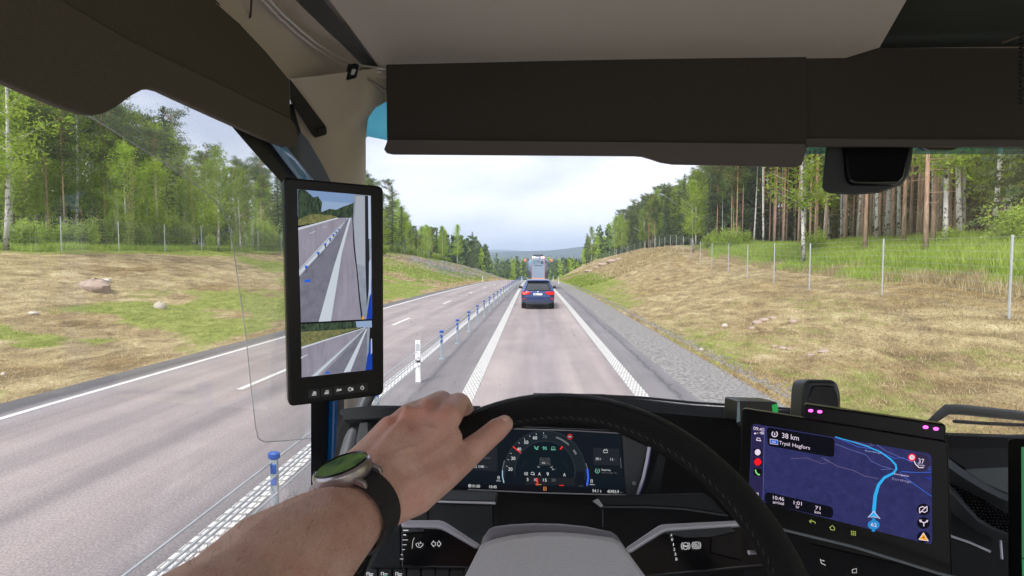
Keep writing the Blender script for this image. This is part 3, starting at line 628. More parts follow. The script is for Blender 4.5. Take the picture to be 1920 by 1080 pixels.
# ------------------------------------------------------------------ fences
galv = mat('galvanised_steel', (.55, .58, .60), .45, .6, noise=.1, nscale=8)
wirem = mat('fence_wire', (.45, .46, .46), .5, .7)
def fence(P, name, lab, ht):
    root = empty(name, (P[0][0], P[0][1], hgt(*P[0])), label=lab, cat='fence')
    tops = []
    for (x, y) in P:
        z = hgt(x, y); mb = MB(); mb.tube([(x, y, z-.2), (x, y, z+ht)], .030, 8); mb.build('post', galv, root, smooth=True); tops.append((x, y, z))
    mb = MB()
    for k in range(10):
        hh = .08+(ht-.12)*(k/9)**.85; mb.tube([(x, y-.032, z+hh) for x, y, z in tops], .0028, 3, caps=False)
    for i in range(len(tops)-1):
        a, b_ = Vector(tops[i]), Vector(tops[i+1]); n = int(min(12, (b_-a).length/.45)) if a.y < 70 else 3
        for q in range(1, n):
            p = a.lerp(b_, q/n); mb.tube([(p.x, p.y-.032, p.z+.06), (p.x, p.y-.032, p.z+ht-.02)], .0022, 3, caps=False)
    mb.build('wire_mesh', wirem, root)
PR = [(by_px(px, Y), Y) for px, Y in [(2230, 9.6), (1897, 13.4), (1656, 19.6), (1519, 23.4), (1452, 27.2), (1402, 32.6), (1366, 38), (1335, 43), (1313, 48.5), (1295.6, 55), (1281, 62), (1267.6, 70), (1256.5, 78), (1246, 86), (1236, 94), (1227, 101), (1219, 108), (1210, 115), (1200, 122), (1189, 130), (1178, 139), (1167, 149), (1155, 160), (1143, 172), (1131, 186), (1119, 200), (1108, 216), (1098, 232)]]
fence(PR, 'wildlife_fence', 'tall wire fence on grey steel posts along the top of the right bank', 2.0)
PL = [(-27.4, y) for y in (12, 16.5, 21, 25.8, 30.6, 35, 39.5, 44, 48.5, 53.3, 58.3)] + [(-27.4+.02*k, 65+7*k) for k in range(17)]
fence(PL, 'wildlife_fence', 'tall wire fence on grey steel posts along the top of the left bank', 2.0)
# small utility marker by the left birch
um = empty('marker_post', (by_px(28, 30.5), 30.5, hgt(by_px(28, 30.5), 30.5)), label='short marker post with small white plate at the left fence', cat='marker post')
o_ = MB().tube([(0, 0, -.2), (0, 0, 1.0)], .025, 8).build('post', mat('orange_plastic', (.6, .28, .12), .6), um, smooth=True)
o_ = MB().box((0, -.04, 1.12), (.26, .02, .26), bev=.01).build('plate', mat('white_plastic', (.8, .8, .8), .5), um)
for ch in um.children: ch.matrix_parent_inverse.identity()
# ------------------------------------------------------------------ cable barrier
blue = mat('blue_plastic', (.02, .085, .36), .5); steel = mat('post_steel', (.36, .42, .46), .4, .5, noise=.15, nscale=5); white = mat('white_plastic', (.8, .8, .8), .5)
cb = empty('cable_barrier', (-2.6, 5.6, 0), label='median rope barrier of grey posts with blue caps and steel cables', cat='cable barrier')
def bx_(y): return -2.635+float(taper(y, .0125))
ybs = [2.2, 5.35, 9.0, 15.2] + [18.2+2.98*k for k in range(26)]
for y in ybs:
    x = bx_(y); z = float(rz(y)); mb = MB()
    mb.prism([(x-.035, y-.02, z), (x+.035, y-.02, z), (x+.035, y+.02, z), (x+.022, y+.02, z), (x+.022, y-.006, z), (x-.022, y-.006, z), (x-.022, y+.02, z), (x-.035, y+.02, z)], (0, 0, .78))
    mb.box((x, y, z+.012), (.16, .16, .016), bev=.004); p = mb.build('post', steel, cb)
    m2 = MB(); m2.tube([(x, y, z+.755), (x, y, z+.77), (x, y, z+.815), (x, y, z+.83)], [.042, .062, .064, .045], 10, flat=.62); m2.build('cap', blue, p, smooth=True)
    m3 = MB()
    for hh, q in ((.66, .05), (.53, .04)): m3.box((x, y-.004, z+hh), (.062, .05, q*2), bev=.006)
    m3.build('spacer', blue, p)
for dx, hh in ((-.03, .72), (.03, .60), (-.03, .50), (.03, .41)):
    yy = np.concatenate([np.arange(-20, 60, 3.), np.arange(60, 330, 8.)])
    MB().tube([(bx_(y)+dx, y, float(rz(y))+hh) for y in yy], .011, 6, caps=False).build('cable', galv, cb, smooth=True, auto=False)
def delineator(x, y, lab, h=.98, g=None):
    z = float(rz(y)) if -10.2 < x < 3.3 else hgt(x, y)+.0; r = empty('delineator_post', (x, y, z), label=lab, cat='delineator', group=g)
    MB().prism([(-.055, -.02, 0), (.055, -.02, 0), (.05, .03, 0), (-.05, .03, 0)], (0, 0, h)).build('post', white, r).matrix_parent_inverse.identity()
    MB().box((0, -.023, h-.16), (.085, .006, .16)).build('reflector', mat('grey_reflector', (.45, .47, .5), .25, .3), r).matrix_parent_inverse.identity()
    MB().box((0, -.023, h-.48), (.1112, .008, .05)).add([], []).build('band', mat('black_band', (.03, .03, .035), .5), r).matrix_parent_inverse.identity()
    MB().prism([(-.075, -.05, 0), (.075, -.05, 0), (.075, .06, 0), (-.075, .06, 0)], (0, 0, .03)).build('foot', mat('grey_rubber', (.3, .3, .32), .8), r).matrix_parent_inverse.identity()
delineator(bx_(12.2), 12.2, 'white delineator post standing in the line of the cable barrier, nearest the truck')
for y, x, l in [(80, 3.9, 'white delineator at the far right edge of the road beside the tanker'), (101, 3.9, 'second, smaller white delineator beyond the first on the far right edge'), (92, float(xl(92))-.4, 'white delineator at the far left edge of the road')]: delineator(x, y, l)
delineator(bx_(86), 86, 'white delineator in the cable barrier line beside the tanker')
# ------------------------------------------------------------------ SUV
def levels(spec, n=28, pw=.22):
    """stack of rounded rectangles: (z, half width, y rear, y front, corner)"""
    rows = []
    for z, hw, y0, y1, c in spec:
        row = []; cy = (y0+y1)/2; hl = (y1-y0)/2; c = min(c, hw*.9, hl*.9)
        for (sx_, sy, a0) in ((1, -1, -90), (1, 1, 0), (-1, 1, 90), (-1, -1, 180)):
            for q in range(6):
                a = R(a0+90*q/5); row.append(Vector((sx_*(hw-c)+c*math.cos(a), cy+sy*(hl-c)+c*math.sin(a), z)))
        rows.append(row)
    return rows
navy = mat('navy_paint', (.015, .045, .17), .25, .3, coat=1.0); black = mat('black_trim', (.015, .015, .017), .5); dglass = mat('dark_glass', (.02, .025, .03), .08, 0, spec=1.0)
redl = mat('tail_light_red', (.45, .01, .01), .25, emit=(1, .01, .01), es=.22); redl2 = mat('reflector_red', (.5, .02, .02), .3)
sx0, sy0 = .33, 31.5; suv = empty('blue_suv', (sx0, sy0, float(rz(31.5))), label='dark blue SUV with red tail lights driving right ahead', cat='car')
def P_(mb, nm, m=None, par=None, **k):
    o = mb.build(nm, m, par, **k)
    o.matrix_parent_inverse.identity(); return o
bm_ = MB(); spec = [(.34, .86, .16, 4.72, .3), (.40, .95, .04, 4.84, .35), (.62, .985, 0, 4.9, .38), (.82, .99, .03, 4.9, .38), (.98, .975, .06, 4.86, .36), (1.08, .945, .10, 4.6, .34)]
bm_.loft(levels(spec), close=True); n = 24; bm_.add([v for v in levels([spec[-1]])[0]], [tuple(range(n))]); body = P_(bm_, 'body', navy, suv, smooth=True)
cabs = [(1.07, .93, .12, 3.75, .3), (1.12, .90, .15, 3.6, .3), (1.40, .80, .36, 3.05, .3), (1.62, .70, .52, 2.55, .3)]
P_(MB().loft(levels(cabs), close=True), 'window_glass', dglass, suv, smooth=True)
rf = MB(); rfs = [(1.61, .705, .42, 2.6, .28), (1.66, .70, .30, 2.6, .28), (1.71, .62, .34, 2.45, .28), (1.735, .4, .6, 2.1, .25)]; rf.loft(levels(rfs), close=True); rf.add(levels([rfs[-1]])[0], [tuple(range(24))]); P_(rf, 'roof', navy, suv, smooth=True)
P_(MB().box((0, .27, 1.665), (1.28, .16, .035), bev=.012), 'spoiler', navy, suv)
for s in (-1, 1):
    P_(MB().loft([[Vector((s*(.945-.25*k/4), .09+.36*(k/4), 1.06+.58*k/4)), Vector((s*(.80-.22*k/4), .075+.36*(k/4), 1.06+.58*k/4))] for k in range(5)]), 'rear_pillar', navy, suv, smooth=True)
    P_(MB().tube([(s*.66, .75, 1.74), (s*.66, .85, 1.78), (s*.66, 2.3, 1.78), (s*.66, 2.4, 1.74)], .018, 6), 'roof_rail', mat('silver_trim', (.6, .62, .65), .3, .8), suv, smooth=True)
    m = MB(); m.prism([(s*.40, -.018, .98), (s*.52, -.018, 1.03), (s*.86, .0, 1.04), (s*.955, .10, 1.0), (s*.95, .10, .90), (s*.84, -.004, .86), (s*.58, -.018, .87)], (0, .1, 0)); P_(m, 'tail_light', redl, suv)
    P_(MB().box((s*.80, .0, .62), (.20, .04, .06), bev=.01), 'rear_reflector', redl2, suv)
    P_(MB().box((s*.66, .035, .41), (.22, .06, .055), bev=.02), 'exhaust', mat('silver_trim', (.6, .62, .65), .3, .8), suv)
    m = MB(); m.tube([(s*.93, 3.05, 1.10), (s*1.0, 3.02, 1.13)], .03, 6); m.box((s*1.08, 3.02, 1.16), (.2, .12, .16), bev=.035); P_(m, 'wing_mirror', black, suv, smooth=True)
    for y in (.95, 3.92):
        w_ = P_(MB().tube([(s*.70, y, .36), (s*.72, y, .36), (s*.95, y, .36), (s*.97, y, .36)], [.33, .365, .365, .33], 24), 'wheel', mat('tyre', (.018, .018, .02), .85), suv, smooth=True)
        P_(MB().tube([(s*.955, y, .36), (s*.982, y, .36)], [.23, .21], 16), 'rim', mat('silver_trim', (.6, .62, .65), .3, .8), w_, smooth=True)
P_(MB().loft([[Vector((-.66, .03+.03, 1.12)), Vector((.66, .06, 1.12))], [Vector((-.62, .20, 1.36)), Vector((.62, .20, 1.36))], [Vector((-.53, .36, 1.61)), Vector((.53, .36, 1.61))]]), 'rear_window', dglass, suv, smooth=True)
bp_ = MB(); bp_.prism([(-.88, -.03, .50), (-.70, -.045, .52), (.70, -.045, .52), (.88, -.03, .50), (.86, -.02, .42), (.68, -.03, .33), (-.68, -.03, .33), (-.86, -.02, .42)], (0, .14, 0)); P_(bp_, 'bumper_trim', mat('dark_bumper', (.035, .042, .07), .45), suv, bevel=.015)
P_(MB().box((0, -.03, .71), (1.5, .06, .03), bev=.012), 'bumper_ledge', navy, suv)
pl = P_(MB().box((0, -.012, .885), (.52, .02, .12), bev=.006), 'number_plate', white, suv)
wi = P_(MB().box((.03, .075, 1.14), (.42, .03, .03), M=Matrix.Rotation(R(3), 3, 'Y'), bev=.008), 'rear_wiper', black, suv)
em = MB(); em.tube([(0, .03, 1.035), (0, .02, 1.035)], .045, 14); P_(em, 'emblem', mat('emblem_white', (.75, .8, .85), .3), suv)
em = MB()
for a0 in (0, 180):
    em.add([(0, .014, 1.035)]+[(math.cos(R(a0+90*q/5))*.032, .014, 1.035+math.sin(R(a0+90*q/5))*.032) for q in range(6)], [(0, q, q+1) for q in range(1, 6)])
P_(em, 'emblem_quarters', mat('emblem_blue', (.03, .2, .6), .3), suv)
def glyphs(s):
    cu = bpy.data.curves.new('t', 'FONT'); cu.body = s; cu.resolution_u = 3; o = bpy.data.objects.new('t', cu); col.objects.link(o)
    me = o.to_mesh(); vs = [tuple(v.co) for v in me.vertices]; fs = [tuple(p.vertices) for p in me.polygons]; o.to_mesh_clear(); bpy.data.objects.remove(o); bpy.data.curves.remove(cu); return vs, fs
def text3(mb, s, c, wd, ht, m=None, ax=(1, 0, 0), ay=(0, 0, 1)):
    vs, fs = glyphs(s); xs_ = [v[0] for v in vs]; ys_ = [v[1] for v in vs]; x0, x1, y0, y1 = min(xs_), max(xs_), min(ys_), max(ys_); ax = Vector(ax); ay = Vector(ay); c = Vector(c)
    mb.add([c+ax*((v[0]-(x0+x1)/2)/(x1-x0)*wd)+ay*((v[1]-(y0+y1)/2)/(y1-y0)*ht) for v in vs], fs, m)
m = MB(); text3(m, 'BBA 117', (0, -.0245, .885), .42, .075); P_(m, 'plate_lettering', black, pl)
# ------------------------------------------------------------------ tanker trailer
ty = 56.5; tx = float(rz(ty)); tk_ = empty('tank_trailer', (.62, ty, tx), label='blue-grey bulk tanker trailer with orange bottom plate in front of the SUV', cat='tanker')
tankm = mat('tank_metal', (.24, .31, .42), .28, .75, noise=.12, nscale=2.5); tankp = mat('tank_plate', (.30, .38, .50), .35, .5); orange = mat('orange_marking', (.85, .22, .03), .5, emit=(1, .25, .03), es=.25); wtm = mat('white_stripe', (.8, .8, .8), .5)
def ring(y, s, zc=2.28, vs=0):
    r_ = []
    for q in range(28):
        a = 2*math.pi*q/28; x = 1.26*math.cos(a); z = 1.22*math.sin(a)
        if z < 0: x *= 1-.35*(-z/1.22)**2
        r_.append(Vector((x*s, y, zc+z*s-(vs if z < 0 else 0))))
    return r_
m = MB(); m.loft([ring(-.02, .55), ring(-.0, .72), ring(.12, .9), ring(.35, .98), ring(.7, 1), ring(10.5, 1), ring(11, .6)], close=True); m.add(ring(-.02, .55), [tuple(range(28))]); P_(m, 'tank', tankm, tk_, smooth=True)
pan = MB(); pan.prism([(-.66, -.10, 1.02), (.66, -.10, 1.02), (.70, -.10, 3.3), (-.70, -.10, 3.3)], (0, .09, 0)); pan = P_(pan, 'rear_panel', tankp, tk_, bevel=.02)
for s in (-1, 1):
    m = MB(); 
    for k in range(10): m.box((s*.68, -.115, 1.1+.24*k), (.06, .02, .12), redl2)
    for k in range(10): m.box((s*.68, -.115, 1.22+.24*k), (.06, .02, .12), tankp)
    P_(m, 'warning_stripe', None, tk_)
    m = MB(); m.box((s*.46, -.12, 3.34), (.46, .08, .19), bev=.03); hl_ = P_(m, 'light_cluster', redl, tk_)
    for q in (-.1, .1): P_(MB().ball((s*.46+q, -.165, 3.34), (.065, .03, .06)), 'lamp', mat('lamp_white', (1, .9, .8), .3, emit=(1, .85, .7), es=3.0), hl_, smooth=True)
    P_(MB().tube([(s*1.18, .3, 2.9), (s*1.36, .05, 3.05)], .02, 6), 'marker_arm', black, tk_); P_(MB().ball((s*1.36, 0, 3.05), (.10, .04, .11)), 'marker_light', mat('marker_orange', (.8, .12, .05), .4, emit=(1, .12, .05), es=.7), tk_, smooth=True)
    m = MB(); m.prism([(s*1.24, .15, 2.28), (s*.74, .02, 2.35), (s*.74, .02, 1.2), (s*.98, .15, 1.25)], (0, .2, 0)); P_(m, 'side_fairing', mat('dark_fairing', (.06, .07, .09), .4), tk_)
    P_(MB().box((s*1.12, .9, .9), (.28, 1.4, .06), bev=.02), 'mudguard', black, tk_)
    for y in (.8, 2.1, 3.4): P_(MB().tube([(s*.85, y, .5), (s*.87, y, .5), (s*1.2, y, .5), (s*1.22, y, .5)], [.45, .5, .5, .45], 20), 'wheel', mat('tyre', (.018, .018, .02), .85), tk_, smooth=True)
P_(MB().box((0, -.14, 1.12), (1.34, .05, .13), bev=.01), 'marker_plate', orange, tk_)
P_(MB().box((0, .0, .82), (2.2, .15, .2), bev=.03), 'underrun_bar', black, tk_)
m = MB(); m.tube([(-.5, .5, 3.52), (-.5, .5, 3.62), (.5, .5, 3.62), (.5, .5, 3.52)], .02, 6); m.tube([(-.5, 3, 3.52), (-.5, 3, 3.62), (.5, 3, 3.62), (.5, 3, 3.52)], .02, 6); m.box((0, 4, 3.53), (.9, 6, .05)); P_(m, 'walkway', black, tk_)
lm = MB()
for (x0, z0, x1, z1) in ((-.45, 2.95, -.05, 2.95), (-.45, 2.95, -.45, 2.68), (-.45, 2.68, -.1, 2.68), (-.02, 3.0, .18, 3.02), (-.02, 3.0, -.02, 2.84), (-.02, 2.84, .16, 2.84), (.16, 2.84, .16, 2.70)): lm.tube([(x0, -.118, z0), (x1, -.118, z1)], .022, 4)
lm.box((.40, -.12, 2.82), (.26, .02, .28)); lm.box((0, -.12, 2.50), (.9, .015, .05)); P_(lm, 'painted_emblem', mat('emblem_dark', (.05, .07, .10), .5), pan)
# ------------------------------------------------------------------ the air
hb = MB().box((0, 4700, 100), (19400, 9540, 1460-200)); hz_o = hb.build('haze', None); hm = bpy.data.materials.new('haze'); hm.use_nodes = True; t = hm.node_tree; t.nodes.clear()
o_ = N(t, 'ShaderNodeOutputMaterial'); pv = N(t, 'ShaderNodeVolumePrincipled'); pv.inputs['Color'].default_value = (.66, .80, 1, 1); pv.inputs['Density'].default_value = HAZE if 'HAZE' in globals() else .0002
L(t, pv.outputs[0], o_.inputs['Volume']); hz_o.data.materials.clear(); hz_o.data.materials.append(hm); hz_o['kind'] = 'stuff'
zmin = float(ZZ.min()); zmax = float(ZZ.max())
for v_ in hz_o.data.vertices: v_.co.z = zmin-1.5 if v_.co.z < 0 else max(zmax+30, 60)
for v_ in hz_o.data.vertices: v_.co.y = -60 if v_.co.y < 0 else 9600
gs = rng.random((9000, 2)); gy_ = 4+70*gs[:, 0]**1.6; gx_ = 5.12+np.abs(rng.normal(size=9000))*.22-.12; gz_ = height(gx_, gy_); gz_ = np.where(gx_ < 5.15, rz(gy_)-.10, gz_); gsz = .018+.03*rng.random(9000)
tv = np.array([(1, 0, 0), (-.5, .87, 0), (-.5, -.87, 0), (0, 0, .8)]); gV = (np.stack([gx_, gy_, gz_], 1)[:, None, :]+tv[None]*gsz[:, None, None]*(.7+.6*rng.random((9000, 4, 1)))).reshape(-1, 3)
k4 = np.arange(9000)[:, None]*4; gF = np.concatenate([k4+np.array([[0, 1, 3]]), k4+np.array([[1, 2, 3]]), k4+np.array([[2, 0, 3]])])
tag(np_mesh('loose_gravel', gV, gF, [gv]), kind='stuff')
# ================================================================== THE CAB
trimm = mat('pillar_trim_beige', (.50, .44, .37), .75, bump=.25, bscale=900); ceilm = mat('ceiling_fabric', (.62, .57, .51), .95, noise=.07, nscale=420, bump=.25, bscale=1200)
blind = mat('visor_fabric_brown', (.082, .073, .055), .95, noise=.12, nscale=350, bump=.3, bscale=1100); railm = mat('visor_rail', (.26, .235, .21), .7, bump=.15, bscale=900)
rollm = mat('roller_fabric', (.045, .040, .034), .95, noise=.12, nscale=350, bump=.3, bscale=1100); rrail = mat('roller_rail', (.095, .082, .074), .65, bump=.15, bscale=900)
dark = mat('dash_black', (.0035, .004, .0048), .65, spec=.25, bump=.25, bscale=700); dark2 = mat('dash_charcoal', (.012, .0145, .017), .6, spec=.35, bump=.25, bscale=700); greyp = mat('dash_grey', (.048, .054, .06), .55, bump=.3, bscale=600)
gloss = mat('gloss_black', (.008, .008, .01), .18); silver = mat('silver_plastic', (.56, .56, .62), .4, .25); bluep = mat('cab_blue_paint', (.012, .20, .62), .25, coat=1.0); seal = mat('rubber_seal', (.012, .012, .014), .7)
glass('windscreen_glass', refl=.02, dust=.008); glass('side_glass', refl=.02, dust=.008); glass('tint_band', (.05, .27, .32), .05, .05); glass('deflector_glass', (.95, .97, .96), .05, .02)
def stroke(pl, pts, wpx, m, off, mb):
    n = len(pts); Lp = []; Rp = []
    for i, (x, y) in enumerate(pts):
        a = pts[max(i-1, 0)]; b_ = pts[min(i+1, n-1)]; dx, dy = b_[0]-a[0], b_[1]-a[1]; l = math.hypot(dx, dy) or 1; wx = wpx[i] if hasattr(wpx, '__len__') else wpx
        Lp.append(pl(x-dy/l*wx/2, y+dx/l*wx/2, off)); Rp.append(pl(x+dy/l*wx/2, y-dx/l*wx/2, off))
    mb.loft([Lp, Rp], m)
def poly(pl, pts, m, off, mb): mb.add([pl(x, y, off) for x, y in pts], [tuple(range(len(pts)))], m)
def slab(pl, pts, th, m, off=0, mb=None):
    mb = mb or MB(); P0 = [pl(x, y, off) for x, y in pts]; mb.prism(P0, -pl.n*th, m); return mb
def rnd(pts, r, n=4):
    out_ = []; k = len(pts)
    for i in range(k):
        p = Vector(pts[i]); a = (Vector(pts[i-1])-p); b_ = (Vector(pts[(i+1) % k])-p); ra = min(r, a.length*.45); rb = min(r, b_.length*.45); pa = p+a.normalized()*ra; pb = p+b_.normalized()*rb
        for q in range(n+1):
            s = q/n; v = pa*(1-s)**2+p*2*s*(1-s)+pb*s*s; out_.append((v.x, v.y))
    return out_
def circ(cx, cy, rx, ry=None, n=20, a0=0, a1=360):
    ry = ry or rx; return [(cx+rx*math.cos(R(a0+(a1-a0)*q/n)), cy+ry*math.sin(R(a0+(a1-a0)*q/n))) for q in range(n+(0 if a1-a0 == 360 else 1))]
_gc = {}
def text(pl, s, cx, cy, wd, ht, m, off, mb, slope=0., f=None):
    if s not in _gc: _gc[s] = glyphs(s)
    vs, fs = _gc[s]; X_ = [v[0] for v in vs]; Y_ = [v[1] for v in vs]; x0, x1, y0, y1 = min(X_), max(X_), min(Y_), max(Y_); P0 = []
    for v in vs:
        u = (v[0]-(x0+x1)/2)/(x1-x0)*wd; q = (v[1]-(y0+y1)/2)/(y1-y0)*ht; x, y = cx+u, cy-q+u*slope
        if f: x, y = f(x, y)
        P0.append(pl(x, y, off))
    mb.add(P0, fs, m)
def bez(a, c, b_, n=9): return [a*(1-s)**2+c*2*s*(1-s)+b_*s*s for s in [q/(n-1) for q in range(n)]]
S = Plane(Vector((-.57, 0, 2)), Vector((-.57, 1, 2)), Vector((-.57, 0, 3)))
SO = Plane(Vector((-.60, 0, 2)), Vector((-.60, 1, 2)), Vector((-.60, 0, 3)))
SD = Plane(Vector((-.66, 0, 2)), Vector((-.66, 1, 2)), Vector((-.66, 0, 3)))
W = plane_at((700, 750, 1.78), (1500, 750, 1.78), (1000, 200, 1.60))
cab = empty('truck_cab', (0, .8, 1.4), label='interior of the truck cab seen from the driver\'s seat, beige lining and black dashboard', cat='truck cab')
# glass
slab(W, [(670, 150), (2150, 150), (2150, 850), (670, 850)], .004, MT['windscreen_glass']).build('windscreen', None, cab)
slab(SO, [(-700, -60), (300, -60), (380, 130), (440, 235), (545, 350), (584, 420), (584, 1500), (-700, 1800)], .004, MT['side_glass']).build('side_window', None, cab)
tb = MB(); poly(W, [(680, 262), (690, 256), (730, 264), (1100, 274), (1510, 289), (2150, 289), (2150, 150), (680, 150)], MT['tint_band'], .004, tb); tb.build('tint_band', None, cab)
df = empty('wind_deflector', SD(450, 600), label='clear acrylic wind deflector with curved edge outside the side window', cat='wind deflector')
dcv = [(-60, 120), (0, 148), (100, 188), (180, 225), (260, 275), (330, 320), (385, 360), (415, 390), (430, 425), (438, 470), (448, 540), (462, 640), (471, 730), (479, 800), (484, 822), (496, 829), (540, 826), (583, 822)]
m = MB(); poly(SD, dcv+[(583, 340), (480, 220), (380, 100), (200, 60), (-60, 20)], MT['deflector_glass'], 0, m); m.build('sheet', None, df)
m = MB(); m.tube([SD(*p) for p in dcv], .0011, 5); m.build('edge', mat('acrylic_edge', (.30, .33, .32), .2), df, smooth=True)
# ceiling: overhead shelf underside, side lining
zc = EYE.z+.52
C_ = Plane(Vector((0, 0, zc)), Vector((1, 0, zc)), Vector((0, 1, zc)))
m = MB(); rows = []
fr = [(718, 130), (900, 131), (1200, 128), (1545, 121), (1600, 80), (1704, 0)]; A = [C_(*p) for p in fr]; far_ = [Vector((p.x, -1.3 if i < 5 else -1.3, zc+.10)) for i, p in enumerate(A)]
A[0].x = -.41; far_[0].x = -.44
mid = []
for i, p in enumerate(A): mid.append(Vector((p.x if i else -.425, max(min(p.y-.30, .8), -.2), zc+.012)))
for i, p in enumerate(A): A[i] = Vector((p.x, p.y, p.z))
xl_ = [A[0], A[1], A[2], A[3]]
m.loft([[Vector((a.x, a.y-.0, a.z)) for a in (A[0], A[1], A[2], A[3])], [Vector((a.x, a.y-.25*0-.1, zc+.004)) for a in (A[0], A[1], A[2], Vector((A[3].x+.08, A[3].y, 0)))], [Vector((a.x, A[5].y, zc+.008)) for a in (A[0], A[1], A[2], Vector((A[5].x, 0, 0)))], [Vector((a.x, .3, zc+.03)) for a in (A[0], A[1], A[2], Vector((A[5].x+.25, 0, 0)))], [Vector((a.x, -1.3, zc+.06)) for a in (A[0], A[1], A[2], Vector((A[5].x+.25, 0, 0)))]])
m.build('ceiling_panel', ceilm, cab, smooth=True)
C2 = Plane(Vector((0, 0, zc+.05)), Vector((1, 0, zc+.05)), Vector((0, 1, zc+.05)))
m = MB(); g = [C2(1500, 93), C2(2300, 90)]; m.loft([[g[0], g[1]], [Vector((.2, -1.3, zc+.07)), Vector((2.2, -1.3, zc+.07))]]); m.build('overhead_panel', mat('overhead_dark', (.035, .04, .034), .95, noise=.15, nscale=300), cab)
m = MB(); m.tube([C2(1580, 93)+Vector((0, 0, -.004)), C2(2200, 92)+Vector((0, 0, -.004))], .0022, 6); m.build('panel_seam', mat('seam_grey', (.16, .17, .16), .7), cab)
# dark strip at the shelf edge + bright trim line
m = MB(); m.loft([[Vector((-.41, A[0].y+.01, zc+.0)), Vector((-.445, A[0].y+.0, zc-.004))], [Vector((-.425, .9, zc+.008)), Vector((-.475, .9, zc+.0))], [Vector((-.44, -1.3, zc+.06)), Vector((-.49, -1.3, zc+.05))]]); m.build('shelf_edge', mat('strip_dark', (.035, .035, .033), .6), cab)
Ltop = [(-200, -500), (250, -150), (395, 0), (450, 45), (541, 148), (578, 200)]; rows = []
Rtop = [Vector((-.49, -1.2, zc+.05)), Vector((-.482, .55, zc+.02)), Vector((-.478, .95, zc)), Vector((-.47, 1.12, zc)), Vector((-.455, 1.35, zc)), Vector((-.445, 1.47, zc-.01))]
for i, p in enumerate(Ltop):
    a = S(*p) if i > 1 else Vector((-.57, [-1.2, .6][i], zc-.02)); b_ = Rtop[i]; c = Vector((a.x+.03, (a.y+b_.y)/2, b_.z+.005)); rows.append(bez(a, c, b_))
m = MB(); m.loft(rows); m.build('side_lining', trimm, cab, smooth=True)
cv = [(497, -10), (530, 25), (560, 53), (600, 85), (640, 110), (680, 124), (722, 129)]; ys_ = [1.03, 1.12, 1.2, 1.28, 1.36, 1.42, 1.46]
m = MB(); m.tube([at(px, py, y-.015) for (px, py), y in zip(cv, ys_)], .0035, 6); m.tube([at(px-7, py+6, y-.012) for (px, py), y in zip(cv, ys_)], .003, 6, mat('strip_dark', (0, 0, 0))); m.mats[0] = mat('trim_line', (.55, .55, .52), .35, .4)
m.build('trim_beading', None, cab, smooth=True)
m = MB(); m.tube([at(395, -6, .955), at(452, 46, 1.08), at(470, 30, 1.07), at(472, -8, 1.0)], .002, 5); m.build('lining_seam', seal, cab)
# windscreen pillar
prow = [((541, 148), (724, 124), 1.27, 1.47), ((545, 200), (724, 160), 1.30, 1.54), ((556, 238), (722, 192), 1.33, 1.57), ((577, 262), (703, 203), 1.36, 1.585), ((590, 284), (690, 222), 1.39, 1.59), ((603, 306), (686, 262), 1.42, 1.60), ((620, 340), (686, 345), 1.46, 1.62), ((640, 390), (686, 390), 1.5, 1.64), ((652, 450), (687, 450), 1.5, 1.65), ((650, 600), (688, 600), 1.45, 1.68), ((645, 770), (690, 790), 1.4, 1.7)]
rows = []
for (l, r_, yl, yr) in prow:
    a = at(*l, yl); b_ = at(*r_, yr); c = at((l[0]*.35+r_[0]*.65), (l[1]+r_[1])/2, min(yl, yr)-.02+.05); rows.append(bez(a, c, b_, 11))
m = MB(); m.loft(rows); m.build('windscreen_pillar', trimm, cab, smooth=True)
m = MB(); m.loft([[at(724, 100, 1.47), at(724, 125, 1.47), at(724, 162, 1.54), at(722, 192, 1.575)], [at(800, 100, 1.5), at(800, 125, 1.5), at(800, 160, 1.56), at(800, 190, 1.60)], [at(2300, 60, 1.5), at(2300, 85, 1.52), at(2300, 130, 1.58), at(2300, 190, 1.62)]]); m.build('header_lining', trimm, cab)
PP = plane_at((545, 150, 1.26), (612, 250, 1.375), (545, 222, 1.30))
slab(PP, rnd([(543, 147), (612, 238), (613, 252), (590, 259), (544, 187)], 4), .006, mat('pocket_black', (.012, .011, .01), .5), .004).build('handle_pocket', None, cab)
slab(PP, [(596, 241), (609, 240), (611, 250), (597, 254)], .006, dark2, .009).build('pocket_clip', None, cab)
PC = plane_at((655, 120, 1.33), (680, 150, 1.37), (655, 150, 1.35)); m = slab(PC, rnd([(655, 122), (674, 121), (668, 146), (649, 151)], 3), .01, gloss, .0); m = slab(PC, rnd([(661, 130), (668, 130), (664, 140), (658, 141)], 2), .004, silver, .004, m); m.build('belt_clip', None, cab)
m = MB(); m.tube([at(676, 132, 1.38), at(690, 148, 1.42), at(726, 172, 1.5)], .0045, 6); m.build('visor_cord', railm, cab, smooth=True)
m = slab(plane_at((690, 130, 1.44), (724, 130, 1.46), (700, 150, 1.45)), [(682, 131), (726, 131), (726, 146), (694, 145)], .01, trimm); m.build('header_tab', None, cab)
